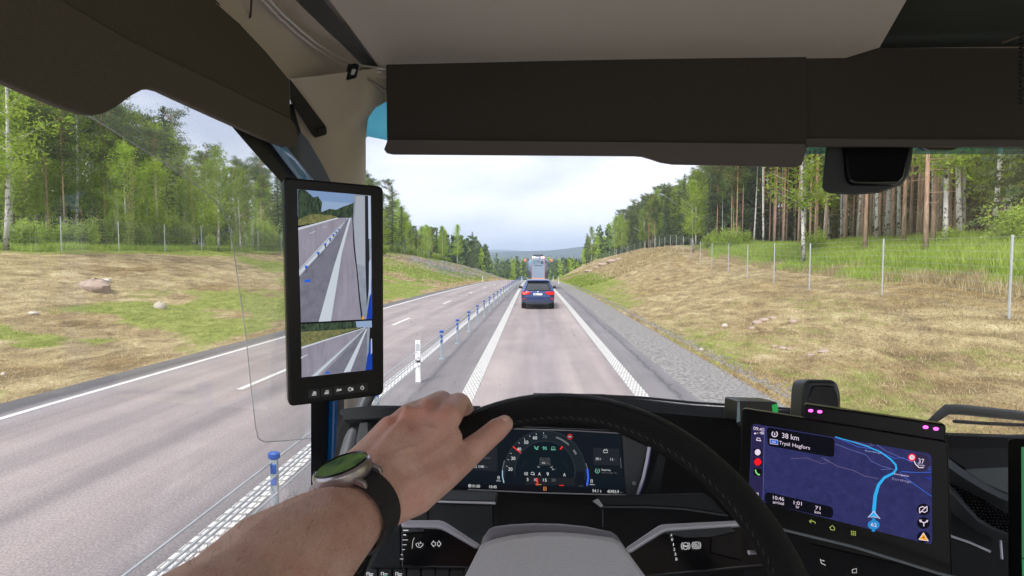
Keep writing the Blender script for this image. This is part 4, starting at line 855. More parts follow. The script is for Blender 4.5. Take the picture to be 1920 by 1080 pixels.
# the rest of the cab shell round the driver
shm = mat('lining_grey', (.55, .53, .48), .9, bump=.2, bscale=500)
MB().box((.6, .15, zc+.20), (2.5, 2.95, .04)).build('roof', shm, cab)
MB().box((.6, .15, 1.36), (2.5, 2.95, .04)).build('floor', mat('floor_mat', (.12, .12, .12), .9), cab)
m = MB(); m.box((1.84, .15, 1.75), (.05, 2.95, .75)); m.box((1.84, .15, 3.33), (.05, 2.95, .34)); m.box((1.84, -.85, 2.65), (.05, .95, 1.1)); m.build('passenger_door', shm, cab)
MB().box((-.63, -.70, 2.45), (.04, 1.25, 2.1)).build('side_wall', shm, cab)
MB().box((.6, 1.62, zc+.10), (2.5, .05, .22)).build('roof_header', shm, cab)
MB().box((-.63, .75, zc+.07), (.04, 1.8, .26)).build('roof_side_rail', shm, cab)
# door frame and painted outer pillar
m = MB(); BP = S
m.loft([[BP(*p, .0) for p in ((395, 195), (430, 232), (480, 290), (533, 348), (560, 420), (583, 560), (583, 760), (583, 1300))], [BP(*p, .0) for p in ((420, 195), (455, 232), (505, 290), (556, 348), (590, 420), (612, 560), (612, 760), (612, 1300))]]); m.build('window_seal', seal, cab, smooth=True)
BQ = Plane(Vector((-.575, 0, 2)), Vector((-.575, 1, 2)), Vector((-.575, 0, 3)))
m = MB(); m.loft([[BQ(*p) for p in ((400, 195), (442, 232), (492, 290), (548, 348), (575, 420), (600, 560), (600, 760), (600, 1300))], [BQ(*p) for p in ((590, 195), (620, 232), (630, 290), (650, 348), (666, 420), (666, 560), (666, 760), (666, 1300))]]); m.build('door_frame', mat('frame_dark', (.012, .016, .024), .5), cab)
m = MB(); m.loft([[S(*p, .008) for p in ((470, 225), (503, 262), (535, 305), (572, 352))], [S(*p, .014) for p in ((480, 222), (514, 262), (547, 303), (584, 350))], [S(*p, .008) for p in ((488, 218), (524, 260), (558, 300), (596, 348))]]); m.build('painted_frame', bluep, cab, smooth=True); m = MB(); m.tube([S(*p, .006) for p in ((623, 640), (624, 760), (620, 900), (612, 1100))], [.013]*4, 8, flat=.4); m.build('painted_frame', bluep, cab, smooth=True)
m = MB()
for i in range(5):
    for j in range(14): 
        x, y = 562+i*4.4, 782+j*3.4; poly(SO, [(x, y), (x+.8, y), (x+.8, y+.7), (x, y+.7)], seal, .006, m)
m.build('glass_dots', None, cab)
# ------------------------------------------------------------------ visors
VS = Plane(Vector((-.545, 0, 2)), Vector((-.545, 1, 2)), Vector((-.545, 0, 3))); sv = empty('side_sun_visor', VS(300, 100), label='dark brown sun visor with a notched lower edge across the top of the side window', cat='sun visor')
top = [(545, 222), (543, 150), (500, 98), (450, 45), (395, -4), (200, -260), (-400, -300), (-400, -20)]
slab(VS, [(-400, -35), (115, 0), (250, 80), (400, 152), (545, 222)][::-1][:1]+top[1:]+[(-400, -35), (115, 0), (250, 80), (400, 152)], .006, blind, .0).build('upper_panel', None, sv, bevel=.0015)
low = [(545, 222), (556, 236), (558, 262)]+[(557, 272), (548, 276), (530, 273), (500, 262), (410, 221), (330, 184), (305, 172), (285, 167), (268, 169), (248, 180), (225, 197), (205, 209), (190, 215), (176, 217), (160, 214), (120, 201), (60, 176), (0, 149), (-200, 50), (-400, -30)]+[(-400, -60), (115, -2), (250, 78), (400, 150)]
slab(VS, low, .014, railm if False else mat('visor_rail_brown', (.10, .087, .068), .85, noise=.1, nscale=300, bump=.2, bscale=900), .003).build('lower_rail', None, sv, bevel=.003)
V1 = plane_at((724, 150, 1.44), (1500, 150, 1.44), (1000, 270, 1.455)); rv = empty('front_sun_visor', V1(1100, 250), label='dark front sun visor with stepped lower rail above the road view', cat='sun visor')
slab(V1, [(724, 121), (1512, 104), (1512, 283), (726, 280)], .003, rollm).build('fabric', None, rv)
slab(V1, rnd([(719, 262), (1512, 270), (1510, 290), (1498, 313)], 8, 5)[:-6]+[(1508, 296), (1503, 309), (1494, 313.5), (1330, 309.5), (1262, 308), (1240, 304.5), (1222, 298.5), (1205, 293.5), (1190, 292.3), (735, 289), (725, 287), (720, 280)], .016, rrail, .012).build('rail', None, rv, bevel=.004)
V2 = plane_at((1500, 150, 1.449), (2300, 150, 1.449), (1600, 270, 1.464)); rv2 = empty('front_sun_visor', V2(1700, 250), label='dark roller blind on the passenger side, right of the stepped visor rail', cat='sun visor')
slab(V2, [(1500, 90), (2300, 90), (2300, 264), (1500, 262)], .003, rollm).build('fabric', None, rv2)
slab(V2, [(1505, 258), (2300, 262), (2300, 277), (1512, 275)], .014, mat('roller_rail_dark', (.075, .066, .06), .7), .008).build('rail', None, rv2, bevel=.004)
m = MB(); q = []
for k in range(120): q.append(at(1916+5*math.cos(k*.9), 62+k*1.15, 1.2+.006*math.sin(k*.9)))
m.tube(q, .0016, 5); sc_ = m.build('coiled_cord', dark2, None, smooth=True); tag(sc_, 'black coiled cord hanging at the top right corner', 'cord')
m = MB(); m.tube([at(1880, 80, 1.25), at(1922, 64, 1.2)], .0022, 5); m.build('hanging_strap', mat('strap_brown', (.2, .16, .1), .8), cab)
# sensor housing behind the windscreen
H0 = plane_at((1548, 277, 1.50), (1711, 277, 1.52), (1560, 365, 1.46)); sh0 = empty('sensor_housing', H0(1630, 320), label='black camera housing hanging at the top of the windscreen below the passenger blind', cat='camera housing')
o = [(1549, 268), (1541, 352), (1545, 359), (1556, 363), (1600, 366), (1650, 362), (1692, 346), (1703, 330), (1710, 300), (1713, 268)]; i_ = [(1585, 268), (1588, 300), (1590, 325), (1594, 338), (1602, 344), (1640, 345), (1686, 344), (1696, 332), (1702, 300), (1711, 268)]
m = MB(); bo = [H0(*p, -.05) for p in o]; fo = [H0(*p, 0) for p in o]; m.prism(fo, ray(1625, 300).normalized()*.08); m.build('shell', mat('housing_grey', (.05, .056, .058), .6), sh0, bevel=.006)
slab(H0, i_, .02, gloss, .014).build('front_cover', None, sh0, bevel=.005)
m = MB(); m.prism([W(*p, .01) for p in ((1720, 262), (1722, 280), (1735, 284), (1775, 284), (1786, 280), (1788, 262))], (0, -.02, 0)); tag(m.build('rain_sensor', gloss), 'small black sensor on the tinted band right of the camera housing', 'sensor')
# ------------------------------------------------------------------ mirror monitor
M0 = plane_at((531, 333, .93), (541, 762, .93), (718, 349, 1.02)); mm_ = empty('mirror_monitor', M0(630, 550), label='upright black mirror screen on the pillar showing the road behind the truck', cat='mirror screen')
slab(M0, rnd([(531, 332), (719, 349), (720, 741), (541, 763)], 12), .028, mat('monitor_black', (.003, .003, .0035), .35, spec=.35), 0).build('housing', None, mm_, bevel=.004)
m = MB(); m.tube([at(655, 500, 1.08), at(665, 480, 1.5)], .03, 10); m.build('bracket', dark, mm_, smooth=True)
EXPO = 2**-scene.view_settings.exposure
def em(name, c, s=1.0): return mat(name, (.004, .004, .005), .4, emit=c, es=s*EXPO, spec=.05)
def emn(name, a, b_, sc, stretch=(1, 1, 1), s=1.0):
    if name in MT: return MT[name]
    m = bpy.data.materials.new(name); m.use_nodes = True; t = m.node_tree; b = t.nodes['Principled BSDF']; tc = N(t, 'ShaderNodeTexCoord'); mp_ = N(t, 'ShaderNodeMapping'); mp_.inputs['Scale'].default_value = stretch; L(t, tc.outputs['Object'], mp_.inputs[0])
    b.inputs['Base Color'].default_value = (.002, .002, .002, 1); b.inputs['Roughness'].default_value = .4; b.inputs['Specular IOR Level'].default_value = .05
    L(t, ramp(t, noi(t, mp_.outputs[0], sc, 5, .7), [(.35, a), (.65, b_)]), b.inputs['Emission Color']); b.inputs['Emission Strength'].default_value = s*EXPO; MT[name] = m; return m
def lens(nm, outline, off): m = MB(); poly(M0, outline, em('screen_back', (.01, .01, .014)), off, m); return m.build(nm, None, mm_)
e_sky = em('view_sky', (.20, .30, .50)); e_sky2 = em('view_sky_low', (.28, .38, .56)); e_wood = emn('view_wood', (.012, .018, .02), (.07, .11, .06), 260, (1, 1, .35)); e_grass = emn('view_grass', (.09, .12, .045), (.25, .23, .10), 160); e_lane = emn('view_lane', (.24, .225, .285), (.32, .30, .36), 60, (1, 1, .2)); e_sh = emn('view_shoulder', (.15, .15, .20), (.20, .20, .25), 80)
e_line = em('view_line', (.55, .60, .66)); e_tr = emn('view_trailer', (.22, .25, .31), (.32, .35, .42), 30); e_blue = em('view_blue', (.01, .05, .36)); e_wh = em('view_white', (.45, .52, .66)); e_dk = em('view_dark', (.02, .02, .03)); e_bk = em('view_blind', (.10, .12, .16))
sc1 = lens('upper_screen', [(557, 355), (692, 366), (695, 600), (562, 606)], .0006)
def c1(x, y): return 520+x*.42553, 320+y*.42593   # crop coordinates of the close look
def P1(mb, pts, m, o=.0012): poly(M0, [c1(*p) for p in pts], m, o, mb)
m = MB(); P1(m, [(88, 82), (345, 104), (345, 200), (300, 192), (200, 175), (90, 200)], e_sky, .0008); P1(m, [(150, 130), (345, 145), (345, 200), (180, 190)], e_sky2, .0010)
P1(m, [(89, 84), (120, 82), (140, 100), (160, 118), (178, 112), (198, 140), (193, 178), (230, 196), (270, 203), (200, 222), (92, 242)], e_wood, .0012); P1(m, [(200, 180), (230, 168), (260, 172), (290, 158), (315, 150), (338, 140), (340, 208), (270, 203), (215, 192)], e_wood, .0012)
P1(m, [(92, 242), (92, 215), (150, 190), (240, 196), (270, 206), (180, 228)], e_grass, .0014)
P1(m, [(92, 250), (270, 207), (330, 207), (335, 330), (352, 480), (372, 655), (104, 668)], e_lane, .0015); P1(m, [(92, 252), (262, 207), (270, 210), (92, 262)], e_line, .0018)
P1(m, [(312, 208), (316, 208), (245, 440), (182, 664), (104, 668), (98, 470), (230, 300)], e_sh, .0018)
P1(m, [(306, 210), (311, 210), (240, 310), (97, 462), (96, 435), (220, 300)], e_line, .0020); P1(m, [(317, 208), (324, 208), (285, 360), (236, 662), (182, 665), (250, 420)], e_line, .0020)
stroke(M0, [c1(97, 440), c1(200, 330), c1(305, 212)], .8, e_bk, .0024, m); stroke(M0, [c1(98, 478), c1(200, 360), c1(305, 216)], .8, e_bk, .0024, m)
stroke(M0, [c1(140, 278), c1(168, 266)], 1., e_line, .0022, m); stroke(M0, [c1(200, 250), c1(214, 245)], .8, e_line, .0022, m)
for x, y, h in ((127, 418, 70), (180, 358, 52), (211, 320, 40), (232, 296, 30), (247, 280, 24), (259, 268, 18), (270, 256, 14)): P1(m, [(x-4, y), (x+5, y), (x+4, y+h*.5), (x-2, y+h*.5)], e_bk, .0026); P1(m, [(x-6, y), (x+7, y), (x+6, y+h*.16), (x-5, y+h*.16)], em('view_cap', (.02, .12, .7)), .0028)
P1(m, [(122, 480), (143, 478), (146, 490), (120, 492)], em('view_cap', (.02, .12, .7)), .0028)
P1(m, [(338, 104), (412, 110), (418, 652), (366, 655), (350, 480), (333, 250)], e_tr, .0022); P1(m, [(346, 112), (384, 112), (388, 420), (350, 410), (338, 240)], em('view_trailer_light', (.36, .39, .44)), .0024); P1(m, [(386, 110), (400, 111), (408, 480), (394, 600), (388, 420)], e_dk, .0026); P1(m, [(400, 111), (410, 111), (413, 300), (402, 300)], e_wh, .0028)
stroke(M0, [c1(334, 230), c1(340, 340), c1(352, 450), c1(362, 560), c1(374, 655)], [1, 1.6, 2.2, 2.6, 3], e_dk, .0028, m); P1(m, [(406, 560), (415, 470), (418, 652), (392, 655)], e_blue, .0030); P1(m, [(404, 400), (412, 385), (413, 540), (403, 560)], e_wh, .0032); P1(m, [(374, 640), (380, 640), (380, 655), (372, 655)], em('view_orange', (.9, .35, .05)), .0034)
m.build('rear_view_image', None, sc1)
sc2 = lens('lower_screen', [(564, 609), (697, 602), (698, 695), (566, 709)], .0006)
m = MB(); P1(m, [(340, 664), (416, 660), (417, 690), (340, 690)], e_sky2, .0010); P1(m, [(103, 676), (345, 664), (350, 690), (300, 700), (104, 712)], e_wood, .0012); P1(m, [(104, 710), (300, 698), (380, 688), (280, 720), (106, 780)], e_grass, .0014)
P1(m, [(106, 775), (385, 690), (398, 692), (396, 878), (107, 910)], e_lane, .0016); P1(m, [(106, 776), (385, 690), (388, 692), (106, 784)], e_line, .0018); P1(m, [(390, 695), (396, 695), (392, 878), (200, 898)], e_sh, .0018); P1(m, [(382, 696), (388, 696), (180, 902), (146, 906)], e_line, .0020); P1(m, [(391, 696), (396, 696), (322, 884), (292, 888)], e_line, .0020)
stroke(M0, [c1(150, 905), c1(384, 697)], .7, e_bk, .0024, m); stroke(M0, [c1(175, 903), c1(386, 700)], .7, e_bk, .0024, m); P1(m, [(214, 886), (229, 884), (232, 892), (212, 895)], em('view_cap', (.02, .12, .7)), .0024); P1(m, [(104, 822), (132, 808), (133, 812), (104, 827)], e_line, .0022)
P1(m, [(404, 760), (416, 740), (419, 875), (388, 879), (396, 820)], e_blue, .0024); P1(m, [(398, 690), (408, 690), (402, 800), (392, 830)], e_tr, .0026); P1(m, [(412, 740), (417, 740), (418, 800), (412, 810)], e_wh, .0028)
m.build('rear_view_image', None, sc2)
ic = mat('icon_grey', (.45, .45, .45), .5, emit=(.45, .45, .45), es=.35)
for k, (x, y) in enumerate([(162, 982), (217, 976), (272, 967), (323, 962), (374, 955)]):
    bb_ = MB(); 
    P1(bb_, rnd([(x-25, y-17), (x+25, y-21), (x+25, y+17), (x-25, y+21)], 6), mat('button_black', (.02, .02, .022), .3), .0006); bt = bb_.build('button', None, mm_)
    m = MB(); s_ = lambda pts, w=1.: stroke(M0, [c1(x+a, y+b_) for a, b_ in pts], w, ic, .0014, m)
    if k < 2:
        for q in range(3): s_([(-10+3*q, 6-6*q), (10, 5-6*q)], 1.1)
        if k == 0: s_([(-4, -8), (6, -8)], .8)
    elif k == 2: s_([(-10, 6), (-8, -5), (0, -5), (-2, 4)]); s_([(-6, 2), (10, -6)]); s_([(6, -6), (10, -2), (4, 2)])
    elif k == 3: s_([(a, b_) for a, b_ in circ(-3, 0, 8, 8, 12, 0, 360)+[(5, 0)]], .9); s_([(-3, -4), (-3, 2)]); s_([(7, -6), (7, 6)]); s_([(10, -6), (10, 6)])
    else: s_([(a, b_) for a, b_ in circ(0, 1, 7, 7, 12, -60, 240)], .9); s_([(0, -9), (0, 0)])
    m.build('icon', None, bt)
# ------------------------------------------------------------------ dashboard
db = empty('dashboard', (.4, 1.2, EYE.z-.5), label='black dashboard with grey panels stretching under the windscreen', cat='dashboard')
D0 = plane_at((700, 800, 1.22), (1700, 800, 1.22), (1000, 1000, 1.14))
m = MB(); outl = [(560, 1400), (600, 1000), (636, 800), (650, 772), (700, 765), (870, 766), (1000, 760), (1130, 762), (1230, 772), (1385, 785), (1500, 792), (1720, 803), (1780, 815), (1960, 822), (2300, 842), (2400, 1400)]
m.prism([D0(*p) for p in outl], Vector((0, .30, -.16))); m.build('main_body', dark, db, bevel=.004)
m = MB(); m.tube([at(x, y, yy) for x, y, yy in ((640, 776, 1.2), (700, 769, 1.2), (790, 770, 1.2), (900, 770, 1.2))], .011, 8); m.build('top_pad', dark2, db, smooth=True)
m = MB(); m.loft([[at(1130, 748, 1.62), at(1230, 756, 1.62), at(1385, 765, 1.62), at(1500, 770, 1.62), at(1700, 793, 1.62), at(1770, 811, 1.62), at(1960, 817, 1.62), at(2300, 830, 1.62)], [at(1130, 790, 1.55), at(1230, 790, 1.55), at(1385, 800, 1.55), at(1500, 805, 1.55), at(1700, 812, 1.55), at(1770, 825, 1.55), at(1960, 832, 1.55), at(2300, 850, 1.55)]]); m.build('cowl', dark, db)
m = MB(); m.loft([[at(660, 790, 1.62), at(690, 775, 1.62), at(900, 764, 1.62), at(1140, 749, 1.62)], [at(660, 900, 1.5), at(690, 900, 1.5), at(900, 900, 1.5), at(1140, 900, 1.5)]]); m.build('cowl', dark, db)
D1 = plane_at((640, 780, 1.16), (720, 780, 1.17), (640, 900, 1.10))
def c2_(x, y): return 580+x*.3518, 700+y*.3519
def sl(pl, f, pts, th, m_, off, nm, par, bev=0, r=0): 
    p = [f(*q) for q in pts] if f else pts; p = rnd(p, r) if r else p; return slab(pl, p, th, m_, off).build(nm, None, par, bevel=bev)
sl(D1, c2_, [(268, 262), (312, 258), (318, 345), (330, 480), (220, 520)], .01, greyp, .0, 'side_panel', db, .002)
sl(D1, c2_, [(172, 212), (200, 200), (520, 172), (520, 232), (330, 245), (178, 252)], .03, dark2, .012, 'side_ledge', db, .003)
sl(D1, c2_, [(318, 262), (326, 262), (330, 335), (322, 340)], .004, gloss, .006, 'side_slot', db)
gh = MB(); gh.tube([at(700, 722, 1.30), at(682, 758, 1.28), at(660, 820, 1.22), at(643, 880, 1.17), at(630, 960, 1.10), at(620, 1050, 1.05)], [.017]*6, 12); tag(gh.build('grab_handle', mat('handle_grey', (.085, .09, .10), .45), None, smooth=True), 'dark grey tubular grab handle rising beside the pillar under the mirror screen', 'grab handle')
# cluster
K0 = plane_at((850, 800, 1.03), (1170, 812, 1.03), (1000, 925, 1.00))
ck = empty('instrument_cluster', K0(1020, 870), label='dark digital instrument display with speed dial behind the steering wheel', cat='instrument display')
slab(K0, rnd([(835, 795), (1168, 808), (1180, 934), (838, 922)], 5), .03, dark, -.001).build('housing', None, ck, bevel=.002)
def c4(x, y): return 840+x/4.8, 780+y/4.8
scr = em('cluster_screen', (.0045, .008, .013), 1.0); m = MB(); poly(K0, [c4(*p) for p in ((0, 92), (1555, 158), (1600, 708), (0, 640))], scr, .0006, m); sck = m.build('screen', None, ck)
wt = em('gauge_white', (.75, .77, .78), .95); dim = em('gauge_dim', (.16, .17, .18), .9); vd = em('gauge_faint', (.035, .045, .055), .9); rd = em('gauge_red', (.9, .03, .03), 1.); gr = em('gauge_green', (.18, .62, .42), .9); bl = em('gauge_blue', (.04, .13, .75), 1.); lb = em('gauge_ice', (.35, .6, .8), .9); og = em('gauge_orange', (.85, .28, .08), .9)
m = MB(); Q = lambda pts, w_, c, o=.0012: stroke(K0, [c4(*p) for p in pts], w_/4.8, c, o, m); G = lambda pts, c, o=.001: poly(K0, [c4(*p) for p in pts], c, o, m); T = lambda s, x, y, w_, h, c: text(K0, s, x, y, w_, h, c, .0018, m, .035, c4)
G([(130, 270), (440, 255), (445, 500), (135, 480)], em('gauge_tile', (.014, .017, .022))); G([(1305, 285), (1540, 295), (1545, 445), (1310, 440)], em('gauge_tile', (.014, .017, .022))); G([(0, 612), (470, 612), (1600, 665), (1600, 708), (0, 642)], em('gauge_bar', (.004, .005, .008)), .0009)
G(circ(872, 500, 362, 365, 30, 180, 360), em('gauge_dial', (.010, .017, .022)), .0008); G(circ(872, 505, 272, 280, 30, 180, 360), em('gauge_face', (.004, .009, .014)), .0010)
Q(circ(872, 500, 365, 368, 36, 172, 372), 5, vd); Q(circ(872, 505, 272, 280, 36, 172, 372), 5, vd, .0014)
for a in (188, 198, 208, 218, 228, 238, 247, 257, 268): Q([(872+352*math.cos(R(a)), 500+352*math.sin(R(a))), (872+340*math.cos(R(a)), 500+340*math.sin(R(a)))], 4, wt)
for s, x, y, c in (('20', 561, 478, wt), ('30', 587, 381, wt), ('40', 639, 298, wt), ('50', 704, 236, wt), ('60', 783, 196, wt), ('70', 871, 187, dim)): T(s, x, y, 38, 30, c)
Q([(585, 275), (655, 333)], 10, rd, .002); T('90', 870, 290, 38, 30, gr)
Q([(775, 270), (797, 292), (817, 272)], 5, gr); Q([(778, 285), (795, 300), (812, 300)], 5, gr); Q([(805, 275), (805, 305)], 4, gr); Q([(930, 298), (935, 278), (960, 278), (965, 298), (930, 298)], 4, gr); Q([(926, 305), (970, 305)], 4, gr)
Q(circ(872, 505, 322, 330, 14, 288, 312), 14, dim); Q(circ(872, 505, 322, 330, 5, 323, 331), 18, dim); Q([(1010, 300), (1030, 275)], 12, rd, .002)
Q(circ(1097, 186, 21, 22, 18)+[(1118, 186)], 5, rd); T('80', 1097, 186, 24, 16, wt)
G(rnd([(840, 375), (905, 375), (922, 400), (922, 445), (822, 445), (822, 400)], 8), em('gauge_car', (.035, .04, .045)), .0014); Q([(840, 372), (826, 395), (822, 445)], 3, dim); Q([(905, 372), (918, 395), (922, 445)], 3, dim); T('41', 857, 422, 24, 17, wt); T('km/h', 888, 424, 32, 12, dim); Q([(808, 450), (808, 460), (826, 460)], 3, wt); Q([(936, 450), (936, 464), (920, 464)], 3, wt); T('23', 945, 479, 16, 12, wt); T('m', 966, 480, 12, 8, dim)
Q([(650, 480), (712, 400)], 2.5, vd); Q([(1030, 400), (1092, 484)], 2.5, vd)
T('GE', 703, 519, 34, 26, wt); Q([(745, 515), (755, 505), (772, 508), (778, 530)], 4, wt); Q([(745, 525), (778, 530)], 4, wt); T('A', 823, 521, 22, 30, wt); T('9', 897, 523, 20, 32, wt); T('A', 1048, 528, 22, 30, wt)
G([(700, 545), (1140, 560), (1140, 625), (700, 612)], em('gauge_tile2', (.012, .014, .017)), .0013)
T('5', 717, 571, 16, 26, wt); T('10', 788, 574, 24, 26, wt); T('15', 872, 577, 32, 26, wt); T('20', 949, 577, 36, 24, dim); Q([(803, 560), (805, 626)], 13, rd, .0022)
for x in (717, 872, 949): Q([(x, 605), (x, 620)], 3, dim)
Q([(785, 615), (840, 618)], 4, em('gauge_yellow', (.6, .55, .1))); Q([(1000, 623), (1042, 626)], 7, rd); Q([(1072, 598), (1100, 600)], 4, dim); Q([(1072, 612), (1100, 614)], 4, dim); T('km/h', 1195, 628, 36, 10, dim)
Q([(508, 400), (492, 470), (490, 540), (503, 605)], 7, dim); Q([(490, 490), (491, 545), (503, 600)], 9, lb, .0014); Q([(1240, 425), (1257, 480), (1260, 560), (1250, 632)], 7, dim); Q([(1254, 475), (1262, 550), (1252, 625)], 17, bl, .0014)
for x, y in ((457, 556), (1294, 585)): Q([(x-9, y-13), (x+6, y-13), (x+6, y+13), (x-9, y+13), (x-9, y-13)], 3.5, wt); Q([(x-9, y), (x+6, y)], 3, wt)
T('Diesel', 455, 583, 36, 10, wt); T('AdBlue', 1297, 616, 46, 11, wt)
Q([(861, 640), (884, 640), (884, 670), (861, 670), (861, 640)], 5, og); Q([(867, 650), (878, 652)], 4, og); Q([(867, 659), (878, 661)], 4, og)
Q(circ(196, 628, 13, 13, 14)+[(209, 628)], 4, wt); Q([(188, 628), (204, 628)], 6, wt); T('01:00', 254, 631, 68, 26, wt); T('10:45', 405, 637, 66, 26, wt); T('54.1 t', 1340, 673, 80, 26, wt); T('45955.9', 1485, 680, 105, 27, wt); T('km', 1560, 687, 26, 14, dim)
T('2180', 298, 455, 52, 20, wt); T('km', 347, 458, 22, 12, dim); Q([(242, 440), (256, 440), (256, 466), (242, 466), (242, 440)], 3, wt); T('km', 388, 299, 26, 12, dim); T('2100 km', 348, 377, 66, 13, dim); Q([(290, 378), (301, 378), (301, 370)], 3, wt)
Q([(1400, 307), (1436, 307), (1436, 330), (1400, 330), (1400, 307)], 4, wt); Q([(1408, 300), (1414, 300)], 5, wt); Q([(1424, 300), (1430, 300)], 5, wt); T('29.1', 1350, 386, 42, 22, wt); T('V', 1385, 389, 10, 12, dim); T('11', 1473, 390, 20, 22, wt); T('A', 1496, 394, 11, 12, dim)
Q(circ(1345, 493, 19, 20, 18, -60, 250), 5, gr); T('C', 1345, 493, 12, 14, wt); T('Thank You', 1421, 486, 84, 17, wt); T('Story of Light, Th...', 1455, 512, 150, 15, dim); Q([(1553, 372), (1558, 470)], 4, dim)
m.build('gauge_graphics', None, sck)
m = MB(); m.tube([K0(*c4(180, 662), .004), K0(*c4(800, 690), .004), K0(*c4(1600, 712), .004)], .0012, 5); m.tube([K0(*c4(500, 112), .004), K0(*c4(1100, 130), .004), K0(*c4(1560, 156), .004)], .0009, 5); m.build('bezel_highlight', mat('edge_highlight', (.6, .6, .66), .3, .6), ck, smooth=True)  # highlights along the black bezel edges, painted in as pale silver tubes
sl(K0, c4, [(1566, 170), (1800, 282), (1695, 712), (1602, 712)], .01, greyp, .002, 'side_wing', ck, .001)
sl(K0, c4, rnd([(1660, 590), (1690, 592), (1690, 622), (1660, 620)], 5), .002, mat('wing_button', (.25, .27, .28), .5), .005, 'light_sensor', ck)
m = MB(); stroke(K0, [c4(*p) for p in ((1810, 278), (1790, 400), (1755, 560), (1705, 710))], [26/4.8]*4, silver, .014, m); stroke(K0, [c4(*p) for p in ((1826, 285), (1806, 405), (1770, 565), (1722, 712))], [9/4.8]*4, mat('violet_edge', (.06, .05, .30), .3), .0145, m); m.build('side_trim', None, ck, smooth=True)
sl(K0, c4, [(1905, 340), (1960, 380), (1900, 705), (1790, 700)], .01, dark2, -.006, 'outer_wing', ck, .001)
# column surround below the cluster
def c5(x, y): return 680+x/4.8, 920+y/4.8
def c6(x, y): return 1060+x/4, 860+y/4
D2 = plane_at((850, 940, .95), (1300, 940, .95), (1000, 1060, .90))
cp = []
sl(D2, c5, [(690, 86), (800, -12), (1212, 2), (1196, 100)], .03, greyp, .004, 'column_slab', db, .003); sl(D2, c5, [(690, 88), (1196, 100), (1194, 120), (670, 104)], .012, silver, .006, 'slab_edge', db, .001)
sl(D2, c5, [(585, 120), (1172, 130), (1172, 420), (1040, 520), (580, 520)], .02, dark2, -.004, 'column_front', db, .002); sl(D2, c5, [(400, 240), (580, 176), (580, 256), (380, 258)], .01, dark2, .0, 'column_wing', db)
sl(D2, c5, [(1215, 90), (2400, 150), (2400, 600), (1215, 600)], .01, dark, -.012, 'column_back', db)
sl(D2, c6, [(205, 316), (246, 276), (1040, 256), (1105, 300), (1215, 420), (900, 372), (600, 356), (285, 354)], .03, dark2, .006, 'right_slab', db, .003); sl(D2, c6, [(205, 316), (285, 354), (600, 356), (900, 372), (1215, 420), (1218, 432), (900, 384), (600, 368), (280, 368), (262, 364)], .006, greyp, .009, 'slab_edge', db)
sl(D2, c6, [(205, 316), (246, 300), (285, 352), (268, 366)], .004, mat('edge_grey_light', (.35, .37, .38), .4), .011, 'slab_corner', db); sl(D2, c6, [(278, 380), (285, 380), (285, 510), (278, 510)], .003, greyp, .0, 'column_seam', db)
D3 = plane_at((750, 990, .62), (1400, 990, .62), (1000, 1070, .59))
def pod(nm, lab, f, trim, face):
    r_ = empty(nm, D3(*f(*face[0])), label=lab, cat='control panel'); sl(D3, f, trim, .03, silver, .006, 'trim', r_, .0025); return r_, slab(D3, [f(*p) for p in face], .02, gloss, .0).build('face', None, r_, bevel=.002)
pl_, fl_ = pod('stalk_panel', 'glossy black control panel with silver top trim and wiper symbol left of the wheel hub', c5, [(345, 328), (345, 290), (380, 260), (680, 261), (722, 270), (760, 290), (1060, 484), (1020, 516), (740, 355), (700, 338), (650, 330)], [(345, 320), (660, 325), (740, 350), (1080, 540), (1080, 700), (345, 690)])
ic2 = mat('symbol_white', (.7, .7, .7), .5, emit=(.6, .6, .6), es=.35)
m = MB(); q5 = lambda pts, w_=4: stroke(D3, [c5(*p) for p in pts], w_/4.8, ic2, .004, m)
for (x, y, w_) in ((388, 357, 46), (378, 398, 26), (383, 443, 48), (376, 487, 36), (368, 530, 24), (352, 576, 18), (350, 615, 30)): q5([(x-w_/2, y), (x+w_/2, y)], 4 if y > 400 else 7)
q5([(466, 424), (452, 450), (445, 520)], 3); q5([(478, 480), (490, 505), (520, 512), (542, 490), (543, 475)]); q5([(478, 480), (500, 468), (508, 500)]); q5([(514, 478), (521, 458), (528, 478)]); q5([(517, 472), (526, 472)], 3)
q5([(618, 478), (640, 450), (640, 464), (654, 464), (654, 494), (640, 494), (640, 506), (618, 478)]); q5([(706, 478), (684, 450), (684, 464), (672, 464), (672, 494), (684, 494), (684, 506), (706, 478)]); m.build('symbols', None, fl_)
sl(D3, c5, [(350, 338), (540, 342), (556, 356), (545, 366), (350, 378)], .002, greyp, .0035, 'slider', pl_)
sl(D3, c5, [(345, 290), (345, 690), (60, 690), (160, 470)], .02, dark2, -.002, 'side_cheek', pl_, .002)
pr_, fr_ = pod('stalk_panel', 'glossy black control panel with silver top trim and brake symbols right of the wheel hub', c6, [(440, 690), (470, 655), (700, 500), (724, 491), (760, 487), (1230, 463), (1330, 458), (1340, 500), (1250, 506), (780, 538), (745, 546), (720, 558), (490, 702)], [(460, 690), (720, 552), (780, 532), (1400, 495), (1500, 800), (500, 900)])
m = MB(); q6 = lambda pts, w_=4: stroke(D3, [c6(*p) for p in pts], w_/4, ic2, .004, m)
for s, x, y in (('A', 795, 573), ('0', 801, 606), ('1', 811, 644), ('2', 817, 680), ('3', 825, 716), ('B', 834, 753)): text(D3, s, x, y, 13 if s != '1' else 5, 21, ic2, .004, m, .1, c6)
for x, y in ((902, 655), (983, 650)):
    q6(circ(x, y, 21, 26, 16)+[(x+21, y)], 3.5); q6(circ(x, y, 33, 34, 8, -50, 50), 3.5); q6(circ(x, y, 33, 34, 8, 130, 230), 3.5)
